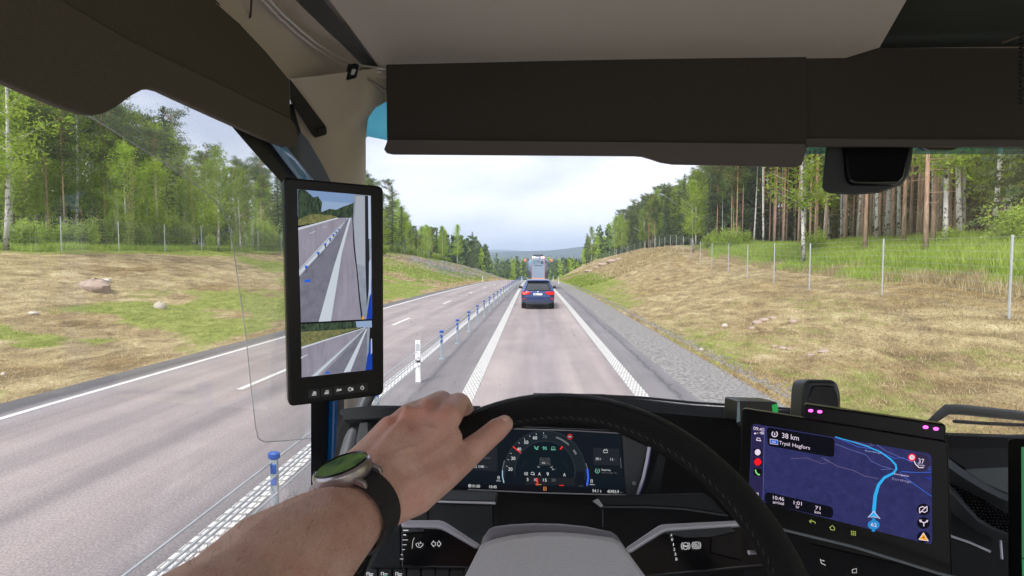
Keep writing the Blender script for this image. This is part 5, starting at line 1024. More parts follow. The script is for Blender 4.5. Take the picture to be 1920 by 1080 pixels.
q6([(888, 648), (902, 655), (916, 664), (918, 650), (902, 657), (888, 664), (888, 648)], 3.5); q6([(972, 640), (985, 640), (990, 664)], 4); q6([(972, 640), (975, 662), (990, 664)], 4); m.build('symbols', None, fr_)
sl(D3, c6, [(1100, 590), (1290, 555), (1330, 600), (1330, 760), (1090, 700)], .002, mat('pod_inset', (.012, .013, .015), .25), .003, 'inset', pr_)
sl(D3, c6, [(745, 548), (1240, 512), (1280, 545), (1100, 585), (900, 590), (760, 560)], .002, greyp, .0032, 'bevel', pr_)
D4 = plane_at((700, 1070, .60), (860, 1070, .60), (700, 1100, .59)); 
for k in range(7):
    x0 = 683+k*27.; s_ = slab(D4, rnd([(x0, 1064), (x0+24, 1064), (x0+24, 1110), (x0, 1110)], 2), .012, mat('switch_dark', (.03, .033, .037), .5), .0).build('rocker_switch', None, None, bevel=.001)
    tag(s_, ['black rocker switch, leftmost of the row under the left control panel', 'black rocker switch, second from the left in the row', 'black rocker switch, third from the left in the row', 'black rocker switch, fourth from the left in the row', 'black rocker switch, fifth from the left in the row', 'black rocker switch, sixth from the left in the row', 'black rocker switch nearest the wheel hub in the row'][k], 'switch', 'row of rocker switches')
    if k < 3:
        m = MB(); stroke(D4, [(x0+5, 1079), (x0+5, 1073), (x0+9, 1073), (x0+9, 1079)], 1.2, ic2, .002, m); stroke(D4, [(x0+10, 1076), (x0+17, 1076)], 1.2, ic2, .002, m); stroke(D4, [(x0+10, 1079), (x0+16, 1079)], 1.2, ic2 if k != 1 else gr, .002, m); m.build('symbol', None, s_)
# right hand end of the dashboard
def c8(x, y): return 1660+x/3, 720+y/3
D5 = plane_at((1780, 830, 1.10), (1900, 830, 1.10), (1780, 1000, .98))
m = MB(); m.tube([at(1770, 832, 1.24), at(1840, 829, 1.24), at(1900, 826, 1.24), at(2300, 822, 1.24)], .014, 10); m.build('rolled_edge', greyp, db, smooth=True)
m = MB(); m.tube([at(1770, 840, 1.21), at(1900, 839, 1.21), at(2300, 838, 1.21)], .0018, 5); m.build('edge_line', silver, db)
sl(D5, c8, [(340, 362), (760, 362), (760, 480), (460, 480), (340, 400)], .01, mat('recess_black', (.006, .006, .007), .6), .0, 'recess', db)
sl(D5, c8, [(440, 478), (560, 470), (760, 462), (760, 640), (560, 560)], .01, mat('pad_grey', (.13, .15, .155), .8, bump=.4, bscale=400), .004, 'speaker_pad', db, .003)
m = MB(); A1 = [(340, 405), (400, 452), (470, 505), (560, 562), (640, 602), (700, 628), (780, 650)]; A2 = [(340, 530), (400, 575), (470, 610), (560, 655), (640, 695), (700, 720), (780, 740)]
m.loft([[D5(*c8(*p), .004) for p in A1], [D5(*c8(p[0], p[1]*.6+q[1]*.4), .03) for p, q in zip(A1, A2)], [D5(*c8(*p), .0) for p in A2]], greyp); m.build('upper_sweep', None, db, smooth=True)
gq = [(340, 540), (450, 600), (560, 655), (700, 735), (780, 780), (780, 870), (690, 836), (600, 800), (520, 748), (430, 650), (340, 560)]; sl(D5, c8, gq, .01, gloss, .0, 'grille_back', db)
from mathutils.geometry import intersect_point_tri_2d
def inside(p, q):
    c = False; n = len(q); j = n-1
    for i in range(n):
        if (q[i][1] > p[1]) != (q[j][1] > p[1]) and p[0] < (q[j][0]-q[i][0])*(p[1]-q[i][1])/(q[j][1]-q[i][1])+q[i][0]: c = not c
        j = i
    return c
m = MB(); n_ = 0
for i in range(40):
    for j in range(20):
        x = 350+i*21+(j % 2)*8-j*4; y = 545+j*17+i*1.
        if inside((x, y), gq) and inside((x+15, y+9), gq):
            a = [c8(x, y+4), c8(x+10, y), c8(x+17, y+5), c8(x+8, y+11)]; c = D5(*c8(x+9, y+5), .009); k0 = [D5(*p, .002) for p in a]; m.add(k0+[c], [(0, 1, 4), (1, 2, 4), (2, 3, 4), (3, 0, 4)])
m.build('grille_mesh', mat('grille_grey', (.05, .053, .057), .4), db)
m = MB(); A1 = [(340, 545), (400, 600), (450, 668), (520, 748), (600, 800), (690, 836), (780, 865)]; A2 = [(340, 690), (400, 745), (450, 780), (520, 830), (600, 862), (690, 880), (780, 900)]
m.loft([[D5(*c8(*p), .004) for p in A1], [D5(*c8(p[0], p[1]*.7+q[1]*.3), .03) for p, q in zip(A1, A2)], [D5(*c8(*p), .005) for p in A2]], greyp); m.build('lower_sweep', None, db, smooth=True)
sl(D5, c8, [(340, 700), (480, 810), (600, 870), (600, 940), (340, 840)], .01, dark2, .003, 'lower_pad', db); m = MB(); m.tube([D5(*c8(345, 848), .02), D5(*c8(470, 890), .02), D5(*c8(590, 943), .02)], .0022, 6); m.tube([D5(*c8(648, 880), .02), D5(*c8(656, 985), .02)], .0018, 5); m.build('bright_strip', silver, db, smooth=True)
m = MB(); m.tube([at(1455, 990, .88), at(1600, 1025, .84), at(1760, 1075, .80), at(1900, 1110, .78)], .0022, 6); m.build('lower_strip', mat('edge_grey', (.16, .18, .19), .4), db, smooth=True)
D6 = plane_at((1450, 1000, .92), (1800, 1080, .84), (1500, 1080, .88)); sl(D6, None, [(1440, 985), (1900, 1110), (1900, 1300), (1380, 1300), (1400, 1000)], .02, dark, .0, 'switch_shelf', db)
m = MB(); stroke(D6, [(1488, 1034), (1489, 1042), (1494, 1046), (1499, 1045)], 1.5, ic, .003, m); stroke(D6, [(1538, 1048), (1540, 1056), (1548, 1060)], 1.2, ic, .003, m); stroke(D6, [(1540, 1050), (1546, 1052)], 1.2, ic, .003, m); stroke(D6, [(1598, 1068), (1606, 1066), (1606, 1074), (1598, 1074), (1598, 1068)], 1.2, ic, .003, m); m.build('shelf_symbols', None, db)
# ------------------------------------------------------------------ navigation display
N0 = plane_at((1388, 765, .98), (1382, 985, .955), (1778, 828, .84)); nd = empty('navigation_display', N0(1580, 900), label='wide touchscreen with a dark blue road map right of the steering wheel', cat='navigation screen')
slab(N0, rnd([(1390, 765), (1778, 827), (1786, 1082), (1380, 990)], 9), .022, mat('display_black', (.002, .002, .0025), .3, spec=.25), 0).build('housing', None, nd, bevel=.003)
def c7(x, y): return 1360+x/2.918, 690+y/2.918
m = MB(); navb = emn('map_blue', (.022, .024, .10), (.034, .036, .135), 90, s=1.0); scrp = rnd([c7(145, 303), c7(1128, 470), c7(1132, 968), c7(128, 715)], 9); poly(N0, scrp, navb, .0006, m); ns = m.build('screen', None, nd)
m = MB(); Q = lambda pts, w_, c, o=.0012: stroke(N0, [c7(*p) for p in pts], [v/2.918 for v in w_] if hasattr(w_, '__len__') else w_/2.918, c, o, m); G = lambda pts, c, o=.001, r=0: poly(N0, [c7(*p) for p in (rnd(pts, r) if r else pts)], c, o, m)
slp = .17; T = lambda s, x, y, w_, h, c: text(N0, s, x, y, w_, h, c, .0022, m, slp, c7)
nbk = em('map_black', (.003, .003, .007)); pkw = em('map_text', (.85, .72, .88), .95); rt = em('route_blue', (.03, .42, .85), 1.0); rdb = em('road_blue', (.05, .14, .62), .9); rdp = em('road_mauve', (.16, .13, .24), .9); rdl = em('road_line', (.11, .14, .40), .9); grn2 = em('map_green', (.25, .8, .2)); rdd = em('map_red', (.9, .01, .02)); org = em('map_orange', (.95, .42, .02)); ylw = em('key_yellow', (.50, .62, .12), .75)
G([(148, 310), (212, 322), (205, 728), (132, 712)], em('map_side', (.022, .018, .07)), .0009, 8); Q([(214, 325), (206, 715), (195, 727)], 2.5, rdl)
G([(226, 322), (598, 385), (595, 490), (232, 425)], nbk, .0016, 22); G([(218, 676), (592, 762), (588, 825), (212, 738)], nbk, .0016, 26)
Q([(600, 376), (700, 405), (780, 430), (850, 460), (905, 500), (932, 530), (936, 552), (920, 575), (870, 600), (838, 640), (820, 700), (812, 790)], [4, 5, 6, 7, 9, 11, 12, 13, 15, 17, 19, 20], rt, .0015); Q([(812, 822), (810, 895)], 18, em('route_deep', (.02, .25, .6)), .0015)
Q([(360, 495), (450, 492), (530, 525), (575, 512), (525, 488)], 2.5, rdp); Q([(540, 498), (620, 540), (700, 560), (760, 590), (838, 606)], 3, rdp); Q([(600, 415), (680, 445), (770, 475), (800, 510), (850, 535), (922, 555)], 3.5, rdl); Q([(850, 556), (915, 552)], 3.5, rdl); Q([(830, 420), (880, 455), (960, 490), (1050, 520), (1126, 545)], 3.5, rdl)
Q([(600, 378), (660, 402), (720, 430), (800, 442), (870, 470), (930, 495), (970, 490), (1030, 520)], 3.5, rdb); Q([(1126, 570), (1040, 572), (965, 566), (955, 575), (985, 600), (1040, 640), (1128, 702)], 4, rdb); Q([(1128, 600), (1095, 596), (1128, 615)], 3, em('lake_blue', (.02, .05, .7))); Q([(1100, 550), (1126, 556)], 4, rdb); Q([(700, 400), (780, 425), (815, 425), (790, 412)], 3, rdp); Q([(1085, 545), (1060, 545), (1040, 525), (1033, 508)], 5, pkw, .0016)
T('38 km', 356, 376, 92, 28, pkw); Q(circ(270, 361, 15, 15, 16, -60, 240), 5, pkw, .0022); T('1', 270, 361, 5, 14, pkw); G([(245, 388), (288, 395), (288, 420), (245, 413)], em('sign_blue', (.03, .14, .6)), .0020, 4); Q([(245, 388), (288, 395), (288, 420), (245, 413), (245, 388)], 2.5, pkw, .0022); T('62', 266, 404, 20, 12, pkw); T('Trysil', 324, 416, 58, 25, pkw); T('Hagfors', 415, 432, 96, 26, pkw)
T('09:45', 183, 334, 58, 18, pkw); Q([(158, 358), (168, 358)], 8, pkw, .002); Q([(172, 356), (180, 357)], 8, em('dim_mauve', (.3, .25, .35)), .002); Q([(188, 356), (200, 350), (212, 358)], 4, pkw, .002); Q([(194, 362), (200, 358), (207, 363)], 4, pkw, .002); Q([(170, 395), (174, 382), (188, 384), (194, 398), (170, 395)], 4, pkw, .002); Q([(168, 394), (196, 399)], 5, pkw, .002)
for y, bc in ((461, nbk), (514, rdd), (569, nbk)): G([(155, y-22), (199, y-16), (199, y+24), (155, y+17)], bc if bc is not rdd else nbk, .0014, 7)
G(circ(177, 461, 16, 17), pkw, .0018); G(circ(177, 514, 20, 20), rdd, .0018); Q([(165, 556), (168, 572), (180, 583), (189, 584)], 7, grn2, .0018)
for i in range(3):
    for j in range(3): G([(158+i*9, 680+j*9+i), (164+i*9, 681+j*9+i), (164+i*9, 687+j*9+i), (158+i*9, 686+j*9+i)], pkw, .0018)
T('10:46', 291, 713, 60, 20, pkw); T('arrival', 290, 737, 60, 17, pkw); T('1:01', 396, 739, 44, 20, pkw); T('hr', 396, 760, 18, 16, pkw); T('71', 506, 766, 28, 19, pkw); T('km', 505, 789, 32, 16, pkw)
T('Kvarnberget', 812, 460, 94, 11, em('map_label', (.35, .45, .75))); T('Storgatan', 963, 586, 80, 11, pkw); T('Forshaga', 966, 616, 104, 17, em('map_label2', (.32, .28, .45)))
G([(812, 786), (845, 822), (812, 812), (782, 816)], rt, .0022); Q([(812, 784), (847, 825), (812, 814), (780, 818), (812, 784)], 3.5, pkw, .0024); G(circ(812, 858, 33, 26), em('route_deep', (.02, .25, .6)), .0020); T('62', 813, 858, 32, 20, pkw)
G(circ(1070, 520, 50, 50), em('map_disc', (.03, .022, .06)), .0012); G(circ(1021, 489, 22, 21), rdd, .0020); G(circ(1021, 489, 15, 14), pkw, .0022); T('90', 1021, 489, 16, 11, rdd); T('37', 1072, 510, 32, 28, pkw); T('km/h', 1072, 532, 36, 9, pkw)
for y in (774, 848, 925): G(circ(1084, y, 36, 32), nbk, .0016)
Q([(1062, 766), (1078, 758), (1092, 764), (1104, 760), (1104, 782), (1090, 790), (1076, 784), (1062, 788), (1062, 766)], 5, pkw, .0022); Q([(1062, 794), (1104, 756)], 5, pkw, .0024); Q([(1086, 866), (1086, 848), (1066, 836)], 6, pkw, .0022); Q([(1086, 848), (1106, 838)], 6, pkw, .0022); G([(1060, 830), (1076, 830), (1066, 846)], pkw, .0022); G([(1110, 832), (1098, 832), (1106, 846)], pkw, .0022)
G(rnd([(1084, 898), (1114, 948), (1056, 940)], 6), pkw, .0020); G(rnd([(1084, 905), (1108, 944), (1062, 937)], 5), org, .0022); Q([(1078, 926), (1092, 928)], 3, nbk, .0026); Q([(1085, 920), (1085, 934)], 3, nbk, .0026)
m.build('map_graphics', None, ns)
m = MB(); Q([(492, 852), (492, 845), (480, 838), (462, 838)], 4, ylw, .001); Q([(472, 830), (460, 838), (470, 848)], 4, ylw, .001); Q([(570, 874), (586, 861), (600, 878)], 4, ylw, .001); Q([(575, 874), (576, 884), (597, 888), (597, 878)], 4, ylw, .001); 
for i in range(3):
    for j in range(3): G([(688+i*10, 890+j*9+i*1.5), (694+i*10, 891+j*9+i*1.5), (694+i*10, 897+j*9+i*1.5), (688+i*10, 896+j*9+i*1.5)], ylw, .001)
m.build('key_symbols', None, nd)
sb = slab(N0, rnd([(1507, 757), (1774, 796), (1774, 842), (1505, 800)], 6), .03, mat('display_black', (0, 0, 0)), -.004); sb = sb.build('sensor_bar', None, nd, bevel=.003); ledm = em('infrared_pink', (1., .12, .85), 2.6)
for x, y in ((1520, 770), (1537, 772), (1735.5, 801), (1755, 804)):
    m = MB(); m.ball(N0(x, y, .0), (.0042, .002, .0026), ledm); m.build('indicator', None, sb, smooth=True)
# things on and beyond the dashboard
dc = empty('dash_camera', at(1543, 740, 1.30), label='black rounded camera pod standing on the dashboard behind the touchscreen', cat='dash camera'); Z0 = plane_at((1505, 740, 1.28), (1578, 745, 1.28), (1540, 780, 1.27))
m = slab(Z0, rnd([(1513, 711), (1570, 712), (1579, 740), (1577, 800), (1505, 800), (1508, 730)], 12), .07, mat('pod_grey', (.03, .034, .036), .45)); m.build('shell', None, dc, bevel=.010)
m = slab(Z0, rnd([(1524, 722), (1566, 723), (1574, 745), (1572, 790), (1518, 790), (1516, 745)], 8), .01, gloss, .004); m.build('face', None, dc, bevel=.003)
tg = empty('toll_tag', at(1420, 770, 1.25), label='small black box with a green side on the dashboard left of the camera pod', cat='toll tag'); Z1 = plane_at((1385, 760, 1.22), (1460, 760, 1.24), (1400, 800, 1.22))
m = slab(Z1, rnd([(1386, 752), (1459, 754), (1460, 800), (1384, 800)], 4), .06, mat('tag_dark', (.02, .025, .03), .35)); m.build('case', None, tg, bevel=.003)
sl(Z1, None, [(1448, 760), (1458, 757), (1459, 775), (1450, 775)], .002, em('tag_green', (.03, .35, .08), .9), .002, 'green_strip', tg); sl(Z1, None, [(1384, 754), (1387, 754), (1388, 790), (1382, 792)], .002, mat('tag_pale', (.4, .55, .6), .4), .002, 'pale_edge', tg); sl(Z1, None, [(1424, 770), (1444, 771), (1444, 775), (1424, 774)], .002, em('tag_orange', (.6, .12, .05), .8), .002, 'display', tg)
rw = empty('wiper', at(1850, 780, 1.9), label='windscreen wiper with raised black arm, right of the touchscreen', cat='wiper')
m = MB(); m.tube([at(1735, 800, 1.86), at(1752, 786, 1.86), at(1775, 768, 1.86), at(1800, 768, 1.86), at(1900, 778, 1.86), at(2100, 803, 1.86)], [.010, .014, .019, .018, .017, .012], 8, flat=.6); m.build('arm', mat('wiper_black', (.03, .034, .038), .4), rw, smooth=True)
m = MB(); m.tube([at(1788, 790, 1.84), at(1850, 794, 1.84), at(1920, 797, 1.84), at(2150, 812, 1.84)], .006, 6); m.build('blade', seal, rw, smooth=True)
lw_ = empty('wiper', at(1250, 760, 1.9), label='windscreen wiper lying low behind the top of the steering wheel', cat='wiper')
m = MB(); m.tube([at(1000, 741, 1.88), at(1130, 743, 1.86), at(1200, 752, 1.86), at(1300, 765, 1.86), at(1390, 771, 1.86)], [.008, .008, .009, .01, .011], 8, flat=.6); m.build('arm', mat('wiper_black', (0, 0, 0)), lw_, smooth=True)
m = MB(); m.tube([at(1110, 741, 1.84), at(1200, 745, 1.84), at(1300, 755, 1.84), at(1500, 768, 1.84)], .0045, 6); m.build('blade', seal, lw_, smooth=True)
tbt = empty('tablet', at(1905, 950, .8), label='black framed tablet with a green screen cut by the right edge', cat='tablet'); Z2 = plane_at((1892, 830, .84), (1892, 1080, .80), (1980, 840, .78))
slab(Z2, rnd([(1889, 824), (1900, 821), (2100, 835), (2110, 1200), (1890, 1200)], 6), .012, mat('display_black', (0, 0, 0))).build('housing', None, tbt, bevel=.002); m = MB(); poly(Z2, [(1915, 838), (2080, 850), (2080, 1060), (1916, 1046)], em('tablet_green', (.05, .22, .10), .9), .001, m); poly(Z2, [(1916, 1048), (2080, 1062), (2080, 1100), (1917, 1086)], em('tablet_green2', (.04, .30, .12), .9), .001, m); m.build('screen', None, tbt)
m = MB(); rr = random.Random(9)
for k in range(45):
    x, y = rr.uniform(720, 1500), rr.uniform(500, 730); r_ = rr.choice([.5, .6, .8, 1.1]); poly(W, circ(x, y, r_, r_*rr.uniform(.7, 1.3), 6), None, .008, m)
dsm = mat('dried_drops', (.7, .72, .75), .5); m.mats = [dsm]; m.m = [0]*len(m.m); m.build('dried_drops', None, cab, kind='stuff')
m = MB()
for pts_ in ([(1243, 365), (1256, 373), (1268, 383)], [(1187, 426), (1200, 434)], [(1170, 464), (1184, 476)]): stroke(W, pts_, [1.6]*len(pts_), dsm, .008, m)  # reflections on the glass painted as pale streaks, sharing the drops' material
m.build('reflection_streak', None, cab)
# ------------------------------------------------------------------ steering wheel
WT = R(40); wc = at(1050, 765, .60)+Vector((0, -.21*math.sin(WT), -.21*math.cos(WT))); ax = Vector((1, 0, 0)); ay = Vector((0, math.sin(WT), math.cos(WT))); an = ax.cross(ay)   # points to the driver
sw = empty('steering_wheel', wc, label='black leather steering wheel with grey hub in front of the driver', cat='steering wheel')
leather = mat('wheel_leather', (.004, .0045, .0055), .48, spec=.3, bump=.5, bscale=900)
def wp(a, r=.21, h=0.): return wc+ax*(math.cos(a)*r)+ay*(math.sin(a)*r)+an*h
rows = []; n = 96
for i in range(n):
    a = 2*math.pi*i/n; er = (ax*math.cos(a)+ay*math.sin(a)); rows.append([wp(a)+er*(.0165*math.cos(b_))+an*(.0175*math.sin(b_)) for b_ in [2*math.pi*q/16 for q in range(16)]])
rows.append(rows[0]); m = MB(); m.loft(rows, close=True); m.build('rim', leather, sw, smooth=True, auto=False)
m = MB()
for i in range(150):
    a = 2*math.pi*i/150; p = wp(a, .21-.0150, .0085); er = ax*math.cos(a)+ay*math.sin(a); tn = er.cross(an); m.tube([p-tn*.0022+an*.0010+er*.0006, p+tn*.0022-an*.0010-er*.0006], .00042, 4)
m.build('stitching', mat('thread_grey', (.07, .07, .07), .6), sw)
HP = Plane(wc+an*.035, wc+an*.035+ax, wc+an*.035+ay)
face = [(868, 1084), (902, 1016), (930, 1007), (960, 1001), (1005, 996), (1050, 995), (1100, 999), (1150, 1006), (1166, 1016), (1216, 1084), (1235, 1180), (1180, 1330), (1050, 1360), (920, 1330), (850, 1180)]
slab(HP, face, .02, mat('hub_grey', (.62, .63, .67), .55, bump=.5, bscale=1500), .004).build('hub_cover', None, sw, bevel=.005)
ridge = [(896, 1030), (905, 1003), (916, 988), (926, 983), (960, 979), (1000, 977), (1050, 978), (1100, 983), (1148, 993), (1158, 1000), (1182, 1034), (1216, 1090), (868, 1090)]
slab(HP, ridge, .05, mat('hub_ridge', (.26, .265, .31), .4), -.012).build('hub_surround', None, sw, bevel=.008)
for a0, a1 in ((-12, -12), (192, 192), (268, 268)):
    a = R(a0); m = MB(); m.tube([wp(a, .07, .01), wp(a, .13, .0), wp(a, .205, 0)], [.035, .024, .016], 10, flat=.35, up=an.cross(ax*math.cos(a)+ay*math.sin(a))); sp_ = m.build('spoke', dark2, sw, smooth=True)
m = MB(); m.tube([at(1404, 1036, .52), at(1454, 1034, .53)], .0022, 6); m.build('spoke_trim', silver, sw)
# ------------------------------------------------------------------ driver's arm, hand and watch
def skinmat():
    m = bpy.data.materials.new('skin'); m.use_nodes = True; t = m.node_tree; b = t.nodes['Principled BSDF']; b.inputs['Roughness'].default_value = .48
    tc = N(t, 'ShaderNodeTexCoord'); c = ramp(t, noi(t, tc.outputs['Object'], 38, 5, .6), [(.3, (.64, .33, .25)), (.5, (.70, .41, .325)), (.7, (.76, .49, .40))]); f2 = ramp(t, noi(t, tc.outputs['Object'], 420, 3, .6), [(.3, (.93, .92, .91)), (.6, (1.03, 1.03, 1.03))])
    fa_ = N(t, 'ShaderNodeAttribute', attribute_name='flush'); rc = N(t, 'ShaderNodeRGB'); rc.outputs[0].default_value = (.72, .30, .22, 1); fm = N(t, 'ShaderNodeMath', operation='MULTIPLY'); fm.inputs[1].default_value = .6; L(t, fa_.outputs['Fac'], fm.inputs[0]); L(t, mixc(t, fm.outputs[0], mulc(t, c, f2), rc.outputs[0]), b.inputs['Base Color']); b.inputs['Subsurface Weight'].default_value = .12; b.inputs['Subsurface Radius'].default_value = (.01, .004, .002); b.inputs['Subsurface Scale'].default_value = .6
    v = N(t, 'ShaderNodeTexVoronoi', i_Scale=900); L(t, tc.outputs['Object'], v.inputs['Vector']); n2 = noi(t, tc.outputs['Object'], 160, 4, .7); ad = N(t, 'ShaderNodeMath', operation='ADD'); L(t, v.outputs['Distance'], ad.inputs[0]); L(t, n2, ad.inputs[1])
    bp = N(t, 'ShaderNodeBump', i_Strength=.35, i_Distance=.0012); L(t, ad.outputs[0], bp.inputs['Height']); L(t, bp.outputs[0], b.inputs['Normal']); return m
skin = skinmat()
def cap(mb, pts, n=14):
    """chain of tapered round segments through (px, py, Y, radius)"""
    P0 = [(at(x, y, Y), r_) for x, y, Y, r_ in pts]; out_ = []
    for i in range(len(P0)-1):
        for q in range(5): s = q/5; out_.append((P0[i][0].lerp(P0[i+1][0], s), P0[i][1]*(1-s)+P0[i+1][1]*s))
    out_.append(P0[-1]); mb.tube([p for p, r_ in out_], [r_ for p, r_ in out_], n)
    for p, r_ in P0: mb.ball(p, r_, None, 12, 8)
hb_ = MB()
cap(hb_, [(250, 1330, .20, .041), (425, 1165, .27, .0375), (505, 1084, .31, .0385), (588, 1021, .355, .0350), (654, 970, .395, .0282), (708, 922, .425, .0248), (728, 870, .455, .0200)])
# metacarpals
cap(hb_, [(712, 915, .43, .0225), (775, 850, .465, .0185), (838, 782, .50, .0142)])
cap(hb_, [(695, 900, .435, .0215), (750, 830, .47, .0170), (800, 773, .505, .0140)])
cap(hb_, [(682, 890, .44, .0205), (725, 830, .475, .0160), (764, 783, .507, .0130)])
cap(hb_, [(676, 880, .445, .0185), (704, 838, .475, .0140), (730, 803, .50, .0118)])
# fingers: knuckle, middle joint over the rim, tip behind it
cap(hb_, [(840, 780, .50, .0138), (860, 755, .545, .0108), (866, 757, .578, .0102), (885, 795, .605, .0092), (893, 822, .60, .008)])
cap(hb_, [(802, 771, .505, .0138), (828, 752, .545, .0112), (842, 768, .59, .0104), (858, 812, .603, .0095), (868, 835, .59, .008)])
cap(hb_, [(766, 781, .507, .0128), (795, 765, .545, .0106), (815, 785, .58, .0098), (832, 828, .592, .009), (842, 850, .58, .008)])
cap(hb_, [(731, 802, .50, .0112), (758, 788, .535, .0092), (780, 808, .565, .0086), (800, 845, .575, .008), (812, 862, .565, .007)])
# thumb
cap(hb_, [(722, 935, .43, .0235), (775, 915, .445, .0225), (828, 885, .468, .0175), (868, 858, .495, .0140), (905, 828, .515, .0118), (932, 805, .53, .0112), (946, 795, .538, .0092)])
cap(hb_, [(760, 890, .45, .022), (815, 850, .475, .0170), (845, 822, .49, .0115)])
hb_.ball(at(752, 880, .455), .025); hb_.ball(at(800, 872, .465), .019); hb_.ball(at(838, 862, .483), .0125)
person = hb_.build('person', skin, None, smooth=True, auto=False)
rmod = person.modifiers.new('r', 'REMESH'); rmod.mode = 'VOXEL'; rmod.voxel_size = .0018; rmod.use_smooth_shade = True
sm = person.modifiers.new('s', 'SMOOTH'); sm.factor = .6; sm.iterations = 6
tag(person, 'person\'s bare left forearm and hand gripping the top left of the steering wheel', 'person')
dg = bpy.context.evaluated_depsgraph_get(); me = bpy.data.meshes.new_from_object(person.evaluated_get(dg))
person.modifiers.clear(); person.data = me; me.materials.clear(); me.materials.append(skin)
# tendons, knuckle creases: displace along normals by hand-made ridges
co = np.empty(len(me.vertices)*3, dtype=np.float32); me.vertices.foreach_get('co', co); co = co.reshape(-1, 3); no = np.empty_like(co).ravel(); me.vertices.foreach_get('normal', no); no = no.reshape(-1, 3)
def ridge_(a, b_, w_, h): 
    a = np.array(a); b2 = np.array(b_); d = b2-a; t_ = np.clip(((co-a) @ d)/(d @ d), 0, 1); q = np.linalg.norm(co-(a+t_[:, None]*d), axis=1); return h*np.exp(-(q/w_)**2)*np.sin(np.pi*np.clip(t_*.9+.1, 0, 1))**.5
dsp = np.zeros(len(co))
Nw = lambda x, y, Y: tuple(at(x, y, Y-.018))
for a, b_, h in (((715, 880, .435), (842, 772, .498), .0016), ((705, 870, .44), (800, 762, .50), .0016), ((698, 862, .445), (766, 772, .505), .0013)): dsp += ridge_(Nw(*a), Nw(*b_), .0042, h)
vein = [((735, 855, .455), (790, 830, .47)), ((790, 830, .47), (812, 800, .485)), ((735, 880, .445), (735, 845, .455)), ((560, 985, .36), (620, 945, .39))]
for a, b_ in vein: dsp += ridge_(Nw(*a), Nw(*b_), .0022, .0009)
for c_, h in (((842, 770, .498), .0034), ((800, 760, .503), .0042), ((764, 772, .505), .0038), ((729, 794, .498), .0028)):
    q = np.linalg.norm(co-np.array(Nw(*c_)), axis=1); dsp += h*np.exp(-(q/.0085)**2)
q = np.linalg.norm(co-np.array(at(905, 822, .503)), axis=1); dsp += .0010*np.exp(-(q/.006)**2)
for s in (-.0035, 0, .0035):
    a = np.array(at(898, 818, .505)); b_ = np.array(at(915, 838, .505)); ofs = np.array(ax)*s; dsp -= ridge_(a+ofs, b_+ofs, .0009, .0006)
dsp *= 1.5
for a, b_ in (((820, 758, .503), (806, 800, .49)), ((783, 762, .503), (768, 808, .488)), ((747, 780, .50), (738, 822, .485)), ((822, 745, .53), (818, 762, .505)), ((790, 752, .53), (783, 766, .505)), ((758, 770, .525), (748, 784, .503))): dsp -= ridge_(Nw(*a), Nw(*b_), .0055, .0030)
red = np.zeros(len(co))
for c_ in ((842, 770, .498), (800, 760, .503), (764, 772, .505), (729, 794, .498), (905, 822, .503), (945, 795, .53), (862, 752, .535)): red += np.exp(-(np.linalg.norm(co-np.array(Nw(*c_)), axis=1)/.014)**2)
at_ = me.attributes.new('flush', 'FLOAT', 'POINT'); at_.data.foreach_set('value', np.clip(red, 0, 1).astype(np.float32))
co += no*dsp[:, None]; me.vertices.foreach_set('co', co.ravel()); me.update()
for p in me.polygons: p.use_smooth = True
# thumb nail (seen edge-on at the tip)
nl = MB(); c_ = at(945, 789, .532); nl.ball(c_, (.0052, .0030, .0062), None, 10, 6, Matrix.Rotation(R(38), 3, 'Y')); nl.build('fingernail', mat('nail', (.62, .38, .30), .3), person, smooth=True)
# fine hairs on the forearm
hm_ = MB(); rr = random.Random(3)
evn = no
cand = np.where((co[:, 1] < .40) & (co[:, 1] > .24))[0]
for k in range(900):
    i = int(rr.choice(cand)); p = Vector(co[i]); nn = Vector(evn[i]); 
    if nn.dot(EYE-p) < -.02 or nn.z < -.2: continue
    d = (nn*.35+Vector((.5, .2, .6))*.4+Vector((rr.uniform(-.4, .4), rr.uniform(-.4, .4), rr.uniform(-.4, .4)))); d.normalize(); l = rr.uniform(.004, .009); sdv = d.cross(p-EYE).normalized()*.00009
    hm_.add([p-sdv, p+sdv, p+d*l], [(0, 1, 2)])
hm_.build('arm_hair', mat('hair_brown', (.30, .19, .12), .6), person)['kind'] = 'stuff'
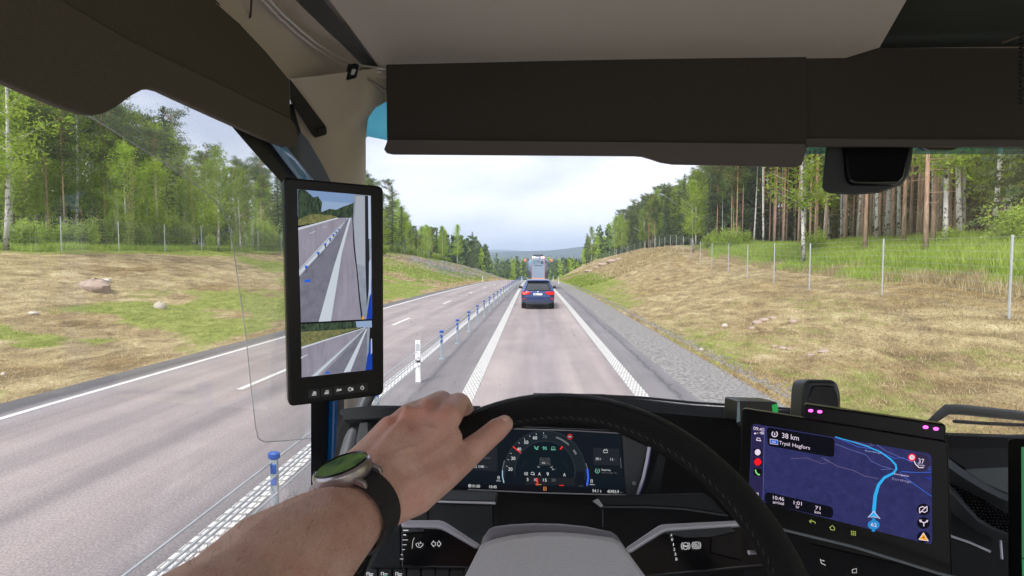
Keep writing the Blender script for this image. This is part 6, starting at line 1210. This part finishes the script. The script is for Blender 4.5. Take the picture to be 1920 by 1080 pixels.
# watch
axis = (at(700, 890, .445)-at(600, 985, .375)).normalized(); wac = at(668, 958, .402); wn = Vector((-.24, -.02, .97)); wn = (wn-axis*wn.dot(axis)).normalized()
wx = axis.cross(wn).normalized()
if wx.x < 0: wx = -wx
wcn = wac+wn*.0335-wx*.001
WM = Matrix((wx, axis, wn)).transposed()
def wl(x, y, z): return wcn+WM @ Vector((x, y, z))
wat = MB()
prof = [(.0195, -.007), (.0215, -.005), (.0225, -.001), (.0222, .003), (.0205, .0048), (.0185, .0052)]
wat.loft([[wl(r_*math.cos(2*math.pi*k/40), r_*math.sin(2*math.pi*k/40), z) for k in range(40)] for r_, z in prof], close=True); wat.add([wl(.0195*math.cos(2*math.pi*k/40), .0195*math.sin(2*math.pi*k/40), -.007) for k in range(40)], [tuple(range(40))])
for sx_ in (-1, 1):
    for sy_ in (-1, 1): wat.prism([wl(sx_*.016, sy_*.0135, -.005), wl(sx_*.016, sy_*.0085, -.005), wl(sx_*.0255, sy_*.0092, -.011), wl(sx_*.0255, sy_*.0125, -.011)], WM @ Vector((0, 0, .005)))
wroot = wat.build('wristwatch', mat('watch_steel', (.42, .38, .40), .28, .9), person, smooth=True, bevel=.0006)
m = MB(); m.add([wl(.0186*math.cos(2*math.pi*k/40), .0186*math.sin(2*math.pi*k/40), .0050) for k in range(40)], [tuple(range(40))]); dm = emn('dial_green_glow', (.004, .022, .008), (.07, .12, .02), 60, s=.8); m.build('dial', dm, wroot)  # green brightness of the dial is painted emission, the watch is no lamp
m = MB(); m.loft([[wl(r_*math.cos(2*math.pi*k/40), r_*math.sin(2*math.pi*k/40), z) for k in range(40)] for r_, z in ((.0206, .0050), (.0200, .0060), (.0188, .0056), (.0184, .0050))], close=True)
m.build('bezel', mat('bezel_black', (.02, .02, .022), .15, .5), wroot, smooth=True)
m = MB(); rows = []; sc0 = wac
for k in range(40):
    a = 2*math.pi*k/40; o_ = wx*math.cos(a)*.0296+wn*math.sin(a)*.0290; d_ = o_.normalized(); c0 = sc0+o_; rows.append([c0-axis*.0105, c0-axis*.0105+d_*.0028, c0+axis*.0105+d_*.0028, c0+axis*.0105])
rows.append(rows[0]); m.loft(rows, close=True); m.build('strap', mat('strap_black', (.013, .013, .014), .5, bump=.3, bscale=900), wroot, smooth=True)
